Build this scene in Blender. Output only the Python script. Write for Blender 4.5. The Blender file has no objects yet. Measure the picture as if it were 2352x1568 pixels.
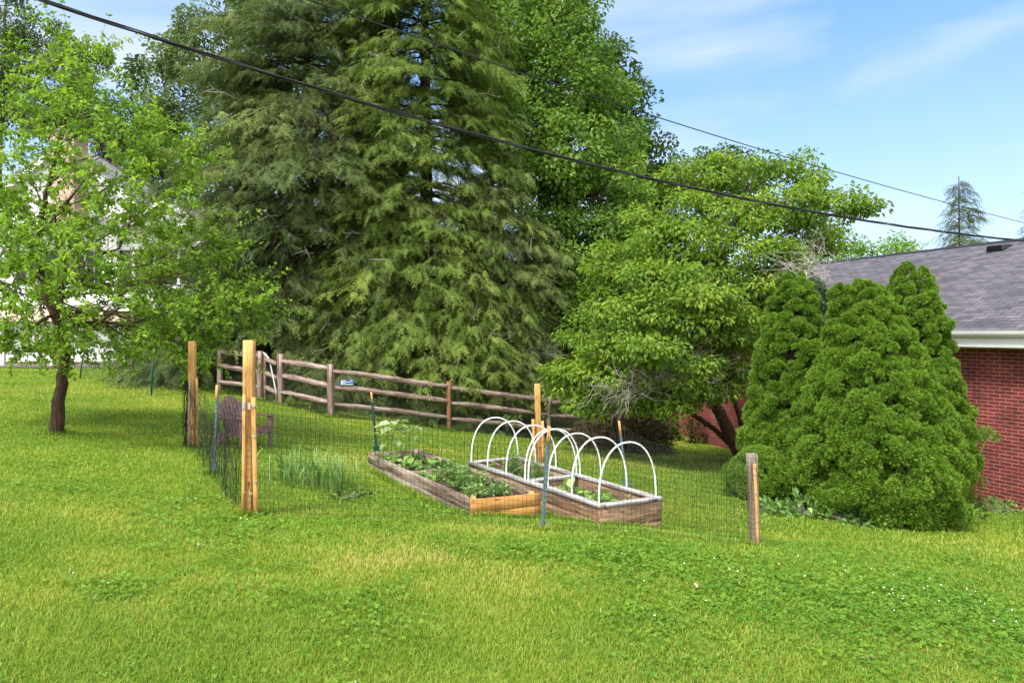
import bpy, math, random
import numpy as np
from mathutils import Vector, Matrix

S = bpy.context.scene
COL = S.collection
# ------------------------------------------------------------------ camera
F, CX, HY, EYE = 1600.0, 1176.0, 765.0, 1.6      # survey of the photograph, 2352 px wide
cam = bpy.data.cameras.new('camera'); camo = bpy.data.objects.new('camera', cam); COL.objects.link(camo)
cam.sensor_width = 36; cam.lens = 36*F/2352; cam.shift_y = -(784-HY)/2352
cam.clip_start = 0.1; cam.clip_end = 2000
camo.location = (0, 0, EYE); camo.rotation_euler = (math.radians(90), 0, 0)
S.camera = camo
S.render.resolution_x = 1024; S.render.resolution_y = 682
# ------------------------------------------------------------------ light
TO_SUN = Vector((-0.34, -0.40, 0.86)).normalized()
EL = math.asin(TO_SUN.z); AZ = math.atan2(TO_SUN.x, TO_SUN.y)
W = bpy.data.worlds.new('World'); S.world = W; W.use_nodes = True
nt = W.node_tree; nt.nodes.clear()
def N(tree, typ, **kw):
    n = tree.nodes.new(typ)
    for k, v in kw.items(): setattr(n, k, v)
    return n
out = N(nt, 'ShaderNodeOutputWorld'); bg = N(nt, 'ShaderNodeBackground')
sky = N(nt, 'ShaderNodeTexSky'); sky.sky_type = 'NISHITA'; sky.sun_disc = False
sky.sun_elevation = EL; sky.sun_rotation = AZ; sky.air_density = 1.0; sky.dust_density = 0.6; sky.ozone_density = 2.0
tc = N(nt, 'ShaderNodeTexCoord'); sx = N(nt, 'ShaderNodeSeparateXYZ'); nt.links.new(tc.outputs['Generated'], sx.inputs[0])
K = 2.6                                                   # radiance scale of the clear-sky gradient
gr = N(nt, 'ShaderNodeValToRGB'); ge = gr.color_ramp.elements
for _ in range(3): ge.new(.5)
for e, (p, c) in zip(ge, ((0,(.66,.80,.98)),(.10,(.55,.72,.97)),(.22,(.40,.63,.96)),(.42,(.16,.43,.90)),(.9,(.08,.30,.78)))): e.position = p; e.color = (*c, 1)
nt.links.new(sx.outputs[2], gr.inputs[0])
gm = N(nt, 'ShaderNodeMixRGB', blend_type='MULTIPLY'); gm.inputs[0].default_value = 1; gm.inputs[2].default_value = (K, K, K, 1); nt.links.new(gr.outputs[0], gm.inputs[1])
m1 = N(nt, 'ShaderNodeMixRGB'); m1.inputs[0].default_value = .72; nt.links.new(sky.outputs[0], m1.inputs[1]); nt.links.new(gm.outputs[0], m1.inputs[2])
mp = N(nt, 'ShaderNodeMapping'); mp.inputs['Scale'].default_value = (1.0, 1.0, 4.0); mp.inputs['Rotation'].default_value = (0, math.radians(14), 0); mp.inputs['Location'].default_value = (0.62, 0.1, 0.62)
nz = N(nt, 'ShaderNodeTexNoise'); nz.inputs['Scale'].default_value = 1.9; nz.inputs['Detail'].default_value = 5; nz.inputs['Roughness'].default_value = 0.45; nz.inputs['Distortion'].default_value = .3
rp = N(nt, 'ShaderNodeValToRGB'); rp.color_ramp.elements[0].position = 0.43; rp.color_ramp.elements[1].position = 0.66
rp.color_ramp.elements[0].color = (0, 0, 0, 1); rp.color_ramp.elements[1].color = (.7, .7, .7, 1)
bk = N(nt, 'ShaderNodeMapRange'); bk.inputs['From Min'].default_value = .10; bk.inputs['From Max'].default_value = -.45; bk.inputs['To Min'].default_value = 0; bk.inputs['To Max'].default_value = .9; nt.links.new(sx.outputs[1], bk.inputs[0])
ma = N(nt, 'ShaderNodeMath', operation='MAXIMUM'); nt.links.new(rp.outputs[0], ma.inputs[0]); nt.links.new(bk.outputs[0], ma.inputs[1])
mx = N(nt, 'ShaderNodeMixRGB'); hz = N(nt, 'ShaderNodeMixRGB'); hz.inputs[1].default_value = (2.75, 2.8, 2.92, 1); hz.inputs[2].default_value = (8.6, 8.5, 8.3, 1); nt.links.new(bk.outputs[0], hz.inputs[0]); nt.links.new(hz.outputs[0], mx.inputs[2])          # thin cloud; the brighter unseen veil behind the viewer is added as fill light
nt.links.new(tc.outputs['Generated'], mp.inputs[0]); nt.links.new(mp.outputs[0], nz.inputs[0]); nt.links.new(nz.outputs[0], rp.inputs[0])
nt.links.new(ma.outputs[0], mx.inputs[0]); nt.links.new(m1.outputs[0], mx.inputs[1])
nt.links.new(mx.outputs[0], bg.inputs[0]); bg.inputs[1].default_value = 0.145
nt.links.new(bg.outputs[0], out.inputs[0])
sl = bpy.data.lights.new('sun', 'SUN'); sl.energy = 2.35; sl.angle = math.radians(13); sl.color = (1.0, 0.95, 0.86)
so = bpy.data.objects.new('sun', sl); COL.objects.link(so); so.location = (0, 0, 30)
so.rotation_euler = TO_SUN.to_track_quat('Z', 'Y').to_euler()
S.view_settings.view_transform = 'Standard'; S.view_settings.look = 'None'
S.view_settings.exposure = 1.48; S.view_settings.gamma = 1
S.cycles.max_bounces = 6; S.cycles.diffuse_bounces = 3; S.cycles.glossy_bounces = 2; S.cycles.transmission_bounces = 3
S.cycles.transparent_max_bounces = 4; S.cycles.caustics_reflective = False; S.cycles.caustics_refractive = False

# ------------------------------------------------------------------ helpers
def P(x, y, Z): return np.array([(x-CX)/F*Z, Z, EYE-(y-HY)/F*Z])
def nrm(v):
    v = np.asarray(v, float); n = np.linalg.norm(v, axis=-1, keepdims=True); return v/np.maximum(n, 1e-9)
# ground: a sloping plane plus a smooth correction through surveyed points (x, depth, level below the eye)
GP = np.array([(-2.44,6.5,-1.69),(2.37,6.8,-2.10),(-4.67,10.2,-1.66),(-4.21,16.2,-1.95),(-1.6,17.7,-2.45),(1.01,19.2,-2.95),
    (-5.64,17.0,-1.74),(-7.63,18.2,-1.55),(8.9,12.4,-3.13),(6.1,19.9,-3.30),(5,22.7,-3.15),(-7.06,10.8,-1.55),(-13,26,-1.30),(-19,26,-1.30),(-9,26,-1.2),(-13,34,-1.25),(-25,30,-1.3),
    (-9,31,-.75),(-4,33,-1.0),(0,30,-2.4),(0,0,-1.6),(0,3,-1.69),(-3,3,-1.45),(4,3,-2.0),(-6,5,-1.25),(8,6,-2.5),(-6,40,0.3),(6,45,-2.2),(15,40,-3),
    (-12,0,-.8),(12,0,-2.6),(0,-10,-1.2),(-40,50,1.),(0,70,2.),(40,60,-3.),(-80,0,0),(80,0,-6),(0,-80,0),(0,150,4),(-100,120,5),(100,120,-4),(-7.5,33,-.1),(-10,45,.8),(.45,12,-2.27),(1.65,10.3,-2.26),(9,9,-2.72),(4.8,9,-2.47),(.94,7.3,-2.03),(1.72,7.8,-2.21),(-.44,7.25,-1.91),(.32,7.7,-2.06)], float)
def _pl(x, y): return -1.5-.06*np.clip(y,-20,40)-.085*np.clip(x,-25,25)
_D = np.linalg.norm(GP[:,None,:2]-GP[None,:,:2], axis=2)
_W = np.linalg.solve(np.sqrt(_D**2+1.0)+np.eye(len(GP))*0.02, GP[:,2]-_pl(GP[:,0],GP[:,1]))
def G(x, y):
    x = np.asarray(x, float); y = np.asarray(y, float); r = _pl(x, y)
    for k in range(len(GP)):
        r = r+_W[k]*np.sqrt((x-GP[k,0])**2+(y-GP[k,1])**2+1.0)
    return r+EYE
def on_ground(x, y, Z):
    p = P(x, y, Z); p[2] = float(G(p[0], p[1])); return p

WL = {}
def mesh_np(V, FL, attrs=None, smooth=False):
    me = bpy.data.meshes.new('mesh'); V = np.ascontiguousarray(V, np.float32)
    FL = [np.asarray(f, np.int32) for f in FL if len(f)]
    lv = np.concatenate([f.ravel() for f in FL]); tot = np.concatenate([np.full(len(f), f.shape[1], np.int32) for f in FL])
    st = np.concatenate([[0], np.cumsum(tot)[:-1]]).astype(np.int32)
    me.vertices.add(len(V)); me.vertices.foreach_set('co', V.ravel())
    me.loops.add(len(lv)); me.loops.foreach_set('vertex_index', lv)
    me.polygons.add(len(tot)); me.polygons.foreach_set('loop_start', st); me.polygons.foreach_set('loop_total', tot)
    if smooth: me.polygons.foreach_set('use_smooth', np.ones(len(tot), bool))
    for k, a in (attrs or {}).items():
        at = me.attributes.new(k, 'FLOAT', 'POINT'); at.data.foreach_set('value', np.asarray(a, np.float32))
    me.update(calc_edges=True); return me
def tag(o, label=None, cat=None, group=None, kind=None):
    for k, v in (('label', label), ('category', cat), ('group', group), ('kind', kind)):
        if v: o[k] = v
    return o
def root(name, label, cat, loc, group=None, rz=0.0):
    o = bpy.data.objects.new(name, None); COL.objects.link(o); o.empty_display_size = .1
    o.location = Vector([float(c) for c in loc]); o.rotation_euler = (0, 0, rz)
    WL[o] = np.array(loc, float); tag(o, label, cat, group); return o
def obj(name, me, mat, parent=None, local=False):
    o = bpy.data.objects.new(name, me); COL.objects.link(o)
    if mat: me.materials.append(mat)
    if parent is not None:
        o.parent = parent
        if not local: o.location = Vector([float(c) for c in -WL[parent]])
        WL[o] = np.zeros(3) if not local else WL[parent]
    return o
class MB:
    def __init__(s): s.v = []; s.f = []
    def add(s, v, f):
        b = len(s.v); s.v += [tuple(map(float, p)) for p in v]; s.f += [tuple(b+i for i in q) for q in f]; return s
    def box(s, c, h, R=None):
        pts = [np.array([sx*h[0], sy*h[1], sz*h[2]]) for sx in (-1,1) for sy in (-1,1) for sz in (-1,1)]
        if R is not None: pts = [R@p for p in pts]
        return s.add([p+np.array(c, float) for p in pts], [(0,1,3,2),(4,6,7,5),(0,4,5,1),(2,3,7,6),(0,2,6,4),(1,5,7,3)])
    def bx(s, x0, x1, y0, y1, z0, z1): return s.box(((x0+x1)/2,(y0+y1)/2,(z0+z1)/2), ((x1-x0)/2,(y1-y0)/2,(z1-z0)/2))
    def prism(s, poly, vec):
        n = len(poly); vec = np.array(vec, float)
        v = [np.array(p, float) for p in poly]+[np.array(p, float)+vec for p in poly]
        return s.add(v, [tuple(range(n))[::-1], tuple(range(n, 2*n))]+[(i,(i+1)%n,n+(i+1)%n,n+i) for i in range(n)])
    def build(s, name, mat, parent=None, local=False, smooth=False, bevel=0):
        me = bpy.data.meshes.new('mesh'); me.from_pydata(s.v, [], s.f)
        import bmesh
        b = bmesh.new(); b.from_mesh(me); bmesh.ops.recalc_face_normals(b, faces=b.faces)
        b.to_mesh(me); b.free()
        if smooth: me.polygons.foreach_set('use_smooth', np.ones(len(me.polygons), bool))
        me.update()
        o = obj(name, me, mat, parent, local)
        if bevel:
            m = o.modifiers.new('bevel', 'BEVEL'); m.width = bevel; m.segments = 2; m.limit_method = 'ANGLE'
        return o
def seg_mesh(p0, p1, r0, r1, s=4):
    p0 = np.asarray(p0, float); p1 = np.asarray(p1, float); n = len(p0)
    r0 = np.broadcast_to(r0, n); r1 = np.broadcast_to(r1, n)
    d = nrm(p1-p0); ref = np.where(np.abs(d[:,2:3])>.9, [[1.,0,0]], [[0,0,1.]]); a = nrm(np.cross(d, ref)); b = np.cross(d, a)
    V = []
    for i in range(s):
        t = 2*math.pi*i/s; o = a*math.cos(t)+b*math.sin(t)
        V += [p0+o*r0[:,None], p1+o*r1[:,None]]
    V = np.stack(V, 1).reshape(-1, 3); base = (np.arange(n)*2*s)[:,None]
    Fq = np.concatenate([base+np.array([2*i, 2*((i+1)%s), 2*((i+1)%s)+1, 2*i+1]) for i in range(s)])
    return V, Fq
def tube_mesh(path, r, s=8, caps=True):
    path = np.asarray(path, float); n = len(path); r = np.broadcast_to(r, n)
    d = nrm(np.gradient(path, axis=0)); a = np.cross(d[0], [0,0,1.]); a = a if np.linalg.norm(a)>.1 else np.cross(d[0], [1.,0,0]); a = nrm(a)
    V = []
    for i in range(n):
        a = nrm(a-d[i]*np.dot(a, d[i])); b = np.cross(d[i], a)
        for k in range(s):
            t = 2*math.pi*k/s; V.append(path[i]+r[i]*(a*math.cos(t)+b*math.sin(t)))
    Fq = [(i*s+k, i*s+(k+1)%s, (i+1)*s+(k+1)%s, (i+1)*s+k) for i in range(n-1) for k in range(s)]
    FL = [np.array(Fq)]
    if caps: FL.append(np.array([list(range(s))[::-1], [(n-1)*s+k for k in range(s)]]))
    return np.array(V), FL
def join(parts):
    V = []; D = {}; b = 0
    for v, FL in parts:
        V.append(v)
        for f in (FL if isinstance(FL, list) else [FL]):
            D.setdefault(f.shape[1], []).append(f+b)
        b += len(v)
    return np.concatenate(V), [np.concatenate(x) for x in D.values()]
def beam(name, p0, p1, w, h, mat, parent=None, up=(0,0,1), n=2, rough=0.0, taper=0.0, seed=0, ch=0.006):
    """timber from p0 to p1, local X along the grain, w across, h along up"""
    rg = np.random.default_rng(seed); p0 = np.array(p0, float); p1 = np.array(p1, float)
    L = np.linalg.norm(p1-p0); x = (p1-p0)/L; u = np.array(up, float); y = nrm(np.cross(u, x)); z = np.cross(x, y)
    c = ch; sec = np.array([(-w/2+c,-h/2),(w/2-c,-h/2),(w/2,-h/2+c),(w/2,h/2-c),(w/2-c,h/2),(-w/2+c,h/2),(-w/2,h/2-c),(-w/2,-h/2+c)])
    V = []
    wob = np.cumsum(rg.normal(0, rough*.5, (n+1, 2)), 0); wob -= np.linspace(0, 1, n+1)[:,None]*wob[-1]
    for i in range(n+1):
        t = i/n; k = 1.0
        if taper: k = min(1, .55+.45*min(t, 1-t)/taper)
        s2 = sec*np.array([1, k])*(1+rg.normal(0, rough*2, (8, 1)))+rg.normal(0, rough*.25, (8, 2))+wob[i]
        for q in s2: V.append((t*L, q[0], q[1]))
    Fq = [(i*8+k, i*8+(k+1)%8, (i+1)*8+(k+1)%8, (i+1)*8+k) for i in range(n) for k in range(8)]
    me = mesh_np(np.array(V), [np.array(Fq), np.array([list(range(8))[::-1], [n*8+k for k in range(8)]])])
    o = bpy.data.objects.new(name, me); COL.objects.link(o); me.materials.append(mat)
    M = Matrix(((x[0],y[0],z[0],0),(x[1],y[1],z[1],0),(x[2],y[2],z[2],0),(0,0,0,1)))
    off = p0-(WL[parent] if parent is not None else 0)
    o.matrix_local = Matrix.Translation(Vector([float(c) for c in off]))@M
    if parent is not None: o.parent = parent; o.matrix_parent_inverse = Matrix.Identity(4); o.matrix_local = Matrix.Translation(Vector([float(c) for c in off]))@M
    WL[o] = p0; return o

# ------------------------------------------------------------------ materials
def newmat(name):
    m = bpy.data.materials.new(name); m.use_nodes = True; t = m.node_tree; t.nodes.clear()
    o = N(t, 'ShaderNodeOutputMaterial'); b = N(t, 'ShaderNodeBsdfPrincipled'); t.links.new(b.outputs[0], o.inputs[0]); return m, t, b, o
def ramp(t, stops):
    r = N(t, 'ShaderNodeValToRGB'); e = r.color_ramp.elements
    while len(e) < len(stops): e.new(0.5)
    for k, (p, c) in enumerate(stops): e[k].position = p; e[k].color = (*c, 1)
    return r
def noise_mat(name, stops, scale=(5,5,5), detail=6, rough=.7, bump=0.0, bscale=None, spec=.3, dist=0.0, nscale=1.0, nrough=.6):
    m, t, b, o = newmat(name); c = N(t, 'ShaderNodeTexCoord'); mp = N(t, 'ShaderNodeMapping'); mp.inputs['Scale'].default_value = scale
    n = N(t, 'ShaderNodeTexNoise'); n.inputs['Scale'].default_value = nscale; n.inputs['Detail'].default_value = detail; n.inputs['Distortion'].default_value = dist; n.inputs['Roughness'].default_value = nrough
    r = ramp(t, stops); t.links.new(c.outputs['Object'], mp.inputs[0]); t.links.new(mp.outputs[0], n.inputs[0]); t.links.new(n.outputs[0], r.inputs[0]); t.links.new(r.outputs[0], b.inputs['Base Color'])
    b.inputs['Roughness'].default_value = rough; b.inputs['Specular IOR Level'].default_value = spec
    if bump:
        bp = N(t, 'ShaderNodeBump'); bp.inputs['Strength'].default_value = bump; bp.inputs['Distance'].default_value = .01
        t.links.new(n.outputs[0], bp.inputs['Height']); t.links.new(bp.outputs[0], b.inputs['Normal'])
    return m
def leaf_mat(name, stops, trans=.35, tcol=1.25, rough=.5, spec=.35):
    m, t, b, o = newmat(name); a = N(t, 'ShaderNodeAttribute'); a.attribute_name = 'tint'; r = ramp(t, stops)
    t.links.new(a.outputs['Fac'], r.inputs[0]); t.links.new(r.outputs[0], b.inputs['Base Color'])
    b.inputs['Roughness'].default_value = rough; b.inputs['Specular IOR Level'].default_value = spec
    tr = N(t, 'ShaderNodeBsdfTranslucent'); mu = N(t, 'ShaderNodeMixRGB', blend_type='MULTIPLY'); mu.inputs[0].default_value = 1
    mu.inputs[2].default_value = (tcol*1.1, tcol*1.15, tcol*.66, 1); t.links.new(r.outputs[0], mu.inputs[1]); t.links.new(mu.outputs[0], tr.inputs[0])
    ms = N(t, 'ShaderNodeMixShader'); ms.inputs[0].default_value = trans
    t.links.new(b.outputs[0], ms.inputs[1]); t.links.new(tr.outputs[0], ms.inputs[2]); t.links.new(ms.outputs[0], o.inputs[0]); return m
def plain(name, col, rough=.6, metal=0.0, var=.12, sc=8):
    m = noise_mat(name, [(.3, tuple(c*(1-var) for c in col)), (.7, tuple(min(1, c*(1+var)) for c in col))], (sc, sc, sc), rough=rough)
    m.node_tree.nodes['Principled BSDF'].inputs['Metallic'].default_value = metal; return m
def wood(name, cols, sc=(1.6, 34, 34), bump=.5, rough=.75):
    m = noise_mat(name, cols, sc, 8, rough, bump, dist=.6, nrough=.65); t = m.node_tree; b = t.nodes['Principled BSDF']; src = b.inputs['Base Color'].links[0].from_socket
    c = N(t, 'ShaderNodeTexCoord'); g = N(t, 'ShaderNodeMapping'); g.inputs['Scale'].default_value = (2.2, 9, 9); n = N(t, 'ShaderNodeTexNoise'); n.inputs['Scale'].default_value = 1.3; n.inputs['Detail'].default_value = 7; n.inputs['Roughness'].default_value = .7
    r = ramp(t, [(.32,(.42,.40,.38)),(.50,(.95,.95,.95)),(.72,(1.18,1.2,1.25))]); u = N(t, 'ShaderNodeMixRGB', blend_type='MULTIPLY'); u.inputs[0].default_value = 1
    k = N(t, 'ShaderNodeTexVoronoi'); k.inputs['Scale'].default_value = 1; g2 = N(t, 'ShaderNodeMapping'); g2.inputs['Scale'].default_value = (3.5, 11, 11); rk = ramp(t, [(.0,(.30,.24,.20)),(.10,(.45,.38,.33)),(.17,(1,1,1))]); u2 = N(t, 'ShaderNodeMixRGB', blend_type='MULTIPLY'); u2.inputs[0].default_value = 1
    for a_, b_ in ((c.outputs['Object'], g.inputs[0]), (g.outputs[0], n.inputs[0]), (n.outputs[0], r.inputs[0]), (src, u.inputs[1]), (r.outputs[0], u.inputs[2]), (c.outputs['Object'], g2.inputs[0]), (g2.outputs[0], k.inputs['Vector']), (k.outputs['Distance'], rk.inputs[0]), (u.outputs[0], u2.inputs[1]), (rk.outputs[0], u2.inputs[2]), (u2.outputs[0], b.inputs['Base Color'])): t.links.new(a_, b_)
    return m
M = {}
M['cedar'] = wood('yellow_cedar', [(.25,(.27,.125,.036)),(.5,(.49,.265,.085)),(.75,(.64,.39,.15))])
M['cedar_board'] = wood('cedar_board', [(.25,(.25,.11,.03)),(.5,(.44,.22,.06)),(.75,(.55,.31,.10))], (1.2, 16, 16))
M['grey_wood'] = wood('weathered_wood', [(.34,(.030,.020,.015)),(.48,(.17,.12,.09)),(.66,(.40,.33,.28))], (1.0, 11, 11))
M['bed2_wood'] = wood('tan_weathered_wood', [(.34,(.09,.05,.03)),(.5,(.28,.17,.105)),(.68,(.46,.33,.23))], (1.0, 10, 10))
M['cap_wood'] = wood('pale_grey_cap', [(.32,(.12,.10,.095)),(.48,(.32,.30,.29)),(.7,(.48,.46,.455))])
M['rail_wood'] = wood('split_rail_wood', [(.33,(.06,.036,.028)),(.5,(.22,.15,.125)),(.68,(.44,.35,.31))], (1.1, 13, 13), .8)
M['post_brown'] = wood('brown_fence_post', [(.26,(.08,.035,.015)),(.5,(.22,.10,.045)),(.75,(.34,.18,.09))])
M['old_post'] = wood('old_grey_post', [(.26,(.06,.045,.035)),(.5,(.21,.165,.125)),(.75,(.38,.32,.26))])
M['bark'] = noise_mat('dark_bark', [(.3,(.018,.010,.006)),(.55,(.06,.033,.018)),(.8,(.14,.09,.055))], (30,30,6), 8, .9, 1.0)
M['bark_grey'] = noise_mat('grey_bark', [(.3,(.05,.04,.032)),(.7,(.17,.145,.12))], (20,20,4), 8, .9, .8)
M['twig_shade'] = noise_mat('shaded_twigs', [(.3,(.008,.008,.004)),(.6,(.022,.020,.010)),(.8,(.05,.04,.022))], (40,40,40), 6, .95, .5)  # spruce core twigs, darkened to carry the interior shade
M['twig_dead'] = noise_mat('dead_twig', [(.3,(.28,.25,.22)),(.7,(.50,.46,.43))], (20,20,20), 3, .9)
M['wire'] = plain('green_black_wire', (.010,.020,.016), .55)
M['wire_grey'] = plain('galvanised_wire', (.05,.055,.05), .5, .3)
M['netting'] = plain('black_netting', (.006,.007,.007), .6)
M['steel'] = plain('zinc_steel', (.55,.55,.55), .35, .8)
M['tpost_blue'] = plain('blue_grey_post_paint', (.11,.165,.165), .5)
M['tpost_green'] = plain('green_post_paint', (.012,.06,.042), .45)
M['pvc'] = noise_mat('white_pipe', [(.2,(.55,.56,.56)),(.5,(.80,.80,.80))], (12,12,12), 6, .4)
M['plastic'] = noise_mat('brown_plastic', [(.3,(.115,.060,.066)),(.7,(.215,.125,.130))], (14,14,14), 4, .5, 0, spec=.45)
M['cable'] = noise_mat('black_cable', [(.35,(.008,.008,.009)),(.65,(.022,.022,.024))], (6,6,6), 3, .45)
M['soil'] = noise_mat('garden_soil', [(.3,(.022,.013,.008)),(.6,(.075,.048,.030)),(.8,(.16,.11,.07))], (22,22,22), 8, .95, 1.0)
M['white'] = noise_mat('white_paint', [(.3,(.66,.66,.65)),(.7,(.78,.78,.77))], (3,3,8), 5, .5)
M['black'] = plain('black_metal', (.012,.012,.013), .45)
M['dark_glass'] = plain('dark_screen', (.018,.020,.021), .12, 0, .05)
M['asphalt'] = noise_mat('asphalt', [(.3,(.05,.05,.055)),(.7,(.10,.10,.105))], (3,3,3), 8, .9, .3)
M['stone'] = noise_mat('stone', [(.3,(.10,.085,.065)),(.7,(.30,.26,.20))], (3,3,3), 8, .9, .5)
M['brick_red_loose'] = noise_mat('terracotta', [(.3,(.30,.13,.09)),(.7,(.45,.24,.18))], (20,20,20), 6, .85)

def brick_mat(name, c1, c2, mortar, bw, bh, ms, rough=.85, axes='xz', bump=.6, bias=0.0, vary=.5):
    m, t, b, o = newmat(name); c = N(t, 'ShaderNodeTexCoord'); sp = N(t, 'ShaderNodeSeparateXYZ'); cb = N(t, 'ShaderNodeCombineXYZ')
    t.links.new(c.outputs['Object'], sp.inputs[0]); t.links.new(sp.outputs['XYZ'.index(axes[0].upper())], cb.inputs[0]); t.links.new(sp.outputs['XYZ'.index(axes[1].upper())], cb.inputs[1])
    k = N(t, 'ShaderNodeTexBrick'); k.inputs['Scale'].default_value = 1; k.inputs['Brick Width'].default_value = bw; k.inputs['Row Height'].default_value = bh
    k.inputs['Mortar Size'].default_value = ms; k.inputs['Mortar Smooth'].default_value = .15; k.inputs['Bias'].default_value = bias
    k.inputs['Color1'].default_value = (*c1,1); k.inputs['Color2'].default_value = (*c2,1); k.inputs['Mortar'].default_value = (*mortar,1)
    n = N(t, 'ShaderNodeTexNoise'); n.inputs['Scale'].default_value = 2.5; n.inputs['Detail'].default_value = 8; t.links.new(cb.outputs[0], n.inputs[0])
    # slightly wandering courses
    n2 = N(t, 'ShaderNodeTexNoise'); n2.inputs['Scale'].default_value = 3.0; t.links.new(cb.outputs[0], n2.inputs[0])
    va = N(t, 'ShaderNodeVectorMath', operation='SCALE'); va.inputs['Scale'].default_value = ms*.9; t.links.new(n2.outputs['Color'], va.inputs[0])
    vb = N(t, 'ShaderNodeVectorMath', operation='ADD'); t.links.new(cb.outputs[0], vb.inputs[0]); t.links.new(va.outputs[0], vb.inputs[1]); t.links.new(vb.outputs[0], k.inputs['Vector'])
    r = ramp(t, [(.3,(1-vary,)*3),(.7,(1+vary*.4,)*3)]); t.links.new(n.outputs[0], r.inputs[0])
    mu = N(t, 'ShaderNodeMixRGB', blend_type='MULTIPLY'); mu.inputs[0].default_value = 1; t.links.new(k.outputs[0], mu.inputs[1]); t.links.new(r.outputs[0], mu.inputs[2]); t.links.new(mu.outputs[0], b.inputs['Base Color'])
    b.inputs['Roughness'].default_value = rough
    bp = N(t, 'ShaderNodeBump'); bp.inputs['Strength'].default_value = bump; bp.inputs['Distance'].default_value = .008; bp.invert = True
    t.links.new(k.outputs['Fac'], bp.inputs['Height']); t.links.new(bp.outputs[0], b.inputs['Normal']); return m
M['brick'] = brick_mat('red_brick', (.15,.014,.011), (.24,.028,.020), (.36,.29,.28), .2135, .0677, .0050)
M['brick_tan'] = brick_mat('tan_brick', (.42,.27,.19), (.55,.38,.28), (.5,.45,.4), .23, .075, .008)
M['shingle'] = brick_mat('purple_grey_shingle', (.066,.060,.074), (.132,.120,.142), (.022,.020,.027), .31, .135, .010, .9, 'xy', .5, 0, .3)
M['shingle_grey'] = brick_mat('grey_shingle', (.22,.22,.22), (.34,.34,.34), (.10,.10,.10), .3, .15, .012, .9, 'xy', .5, 0, .3)
M['siding'] = brick_mat('white_siding', (.74,.75,.76), (.77,.78,.79), (.42,.43,.44), 4.0, .115, .010, .55, 'xz', .8, 0, .06)

L = {}
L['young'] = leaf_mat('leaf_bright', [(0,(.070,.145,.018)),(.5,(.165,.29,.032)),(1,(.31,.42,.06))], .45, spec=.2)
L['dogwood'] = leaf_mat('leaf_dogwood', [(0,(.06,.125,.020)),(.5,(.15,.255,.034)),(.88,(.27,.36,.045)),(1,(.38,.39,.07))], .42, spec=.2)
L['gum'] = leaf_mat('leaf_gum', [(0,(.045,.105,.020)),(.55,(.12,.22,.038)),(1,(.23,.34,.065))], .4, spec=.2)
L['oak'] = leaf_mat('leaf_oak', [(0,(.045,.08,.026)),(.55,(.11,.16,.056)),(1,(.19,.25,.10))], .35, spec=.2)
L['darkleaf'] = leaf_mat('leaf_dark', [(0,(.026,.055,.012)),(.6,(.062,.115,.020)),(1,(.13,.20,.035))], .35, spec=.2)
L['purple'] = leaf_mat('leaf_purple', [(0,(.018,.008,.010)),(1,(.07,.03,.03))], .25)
L['hemlock'] = leaf_mat('needle_hemlock', [(0,(.085,.065,.034)),(.14,(.042,.070,.022)),(.5,(.105,.150,.050)),(.85,(.18,.225,.062)),(1,(.25,.28,.095))], .28, 1.2, spec=.12)
L['hemlock_b'] = leaf_mat('needle_hemlock_fresh', [(0,(.085,.068,.032)),(.14,(.048,.080,.016)),(.5,(.130,.195,.040)),(.85,(.20,.275,.055)),(1,(.28,.34,.085))], .3, 1.2, spec=.12)
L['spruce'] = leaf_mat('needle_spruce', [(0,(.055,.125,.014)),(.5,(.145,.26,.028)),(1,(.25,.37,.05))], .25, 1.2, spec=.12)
L['spruce_blue'] = leaf_mat('needle_blue_spruce', [(0,(.05,.085,.05)),(1,(.16,.22,.13))], .2)
L['grass'] = leaf_mat('grass_blade', [(0,(.105,.215,.022)),(.45,(.215,.32,.036)),(.75,(.33,.375,.058)),(1,(.47,.41,.14))], .42, 1.3, spec=.2)
L['clover'] = leaf_mat('clover_leaf', [(0,(.085,.20,.018)),(1,(.21,.33,.035))], .35, spec=.2)
L['veg'] = leaf_mat('leaf_vegetable', [(0,(.085,.18,.04)),(.6,(.20,.34,.08)),(1,(.36,.50,.16))], .35)
L['pale'] = leaf_mat('leaf_pale', [(0,(.16,.25,.09)),(1,(.36,.46,.24))], .4)
L['strap'] = leaf_mat('leaf_strap', [(0,(.10,.20,.04)),(.7,(.25,.38,.11)),(1,(.42,.50,.24))], .35)
L['brown'] = leaf_mat('leaf_brown', [(0,(.04,.025,.012)),(1,(.15,.10,.045))], .2)
L['flower'] = plain('clover_flower', (.72,.72,.66), .8)

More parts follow.
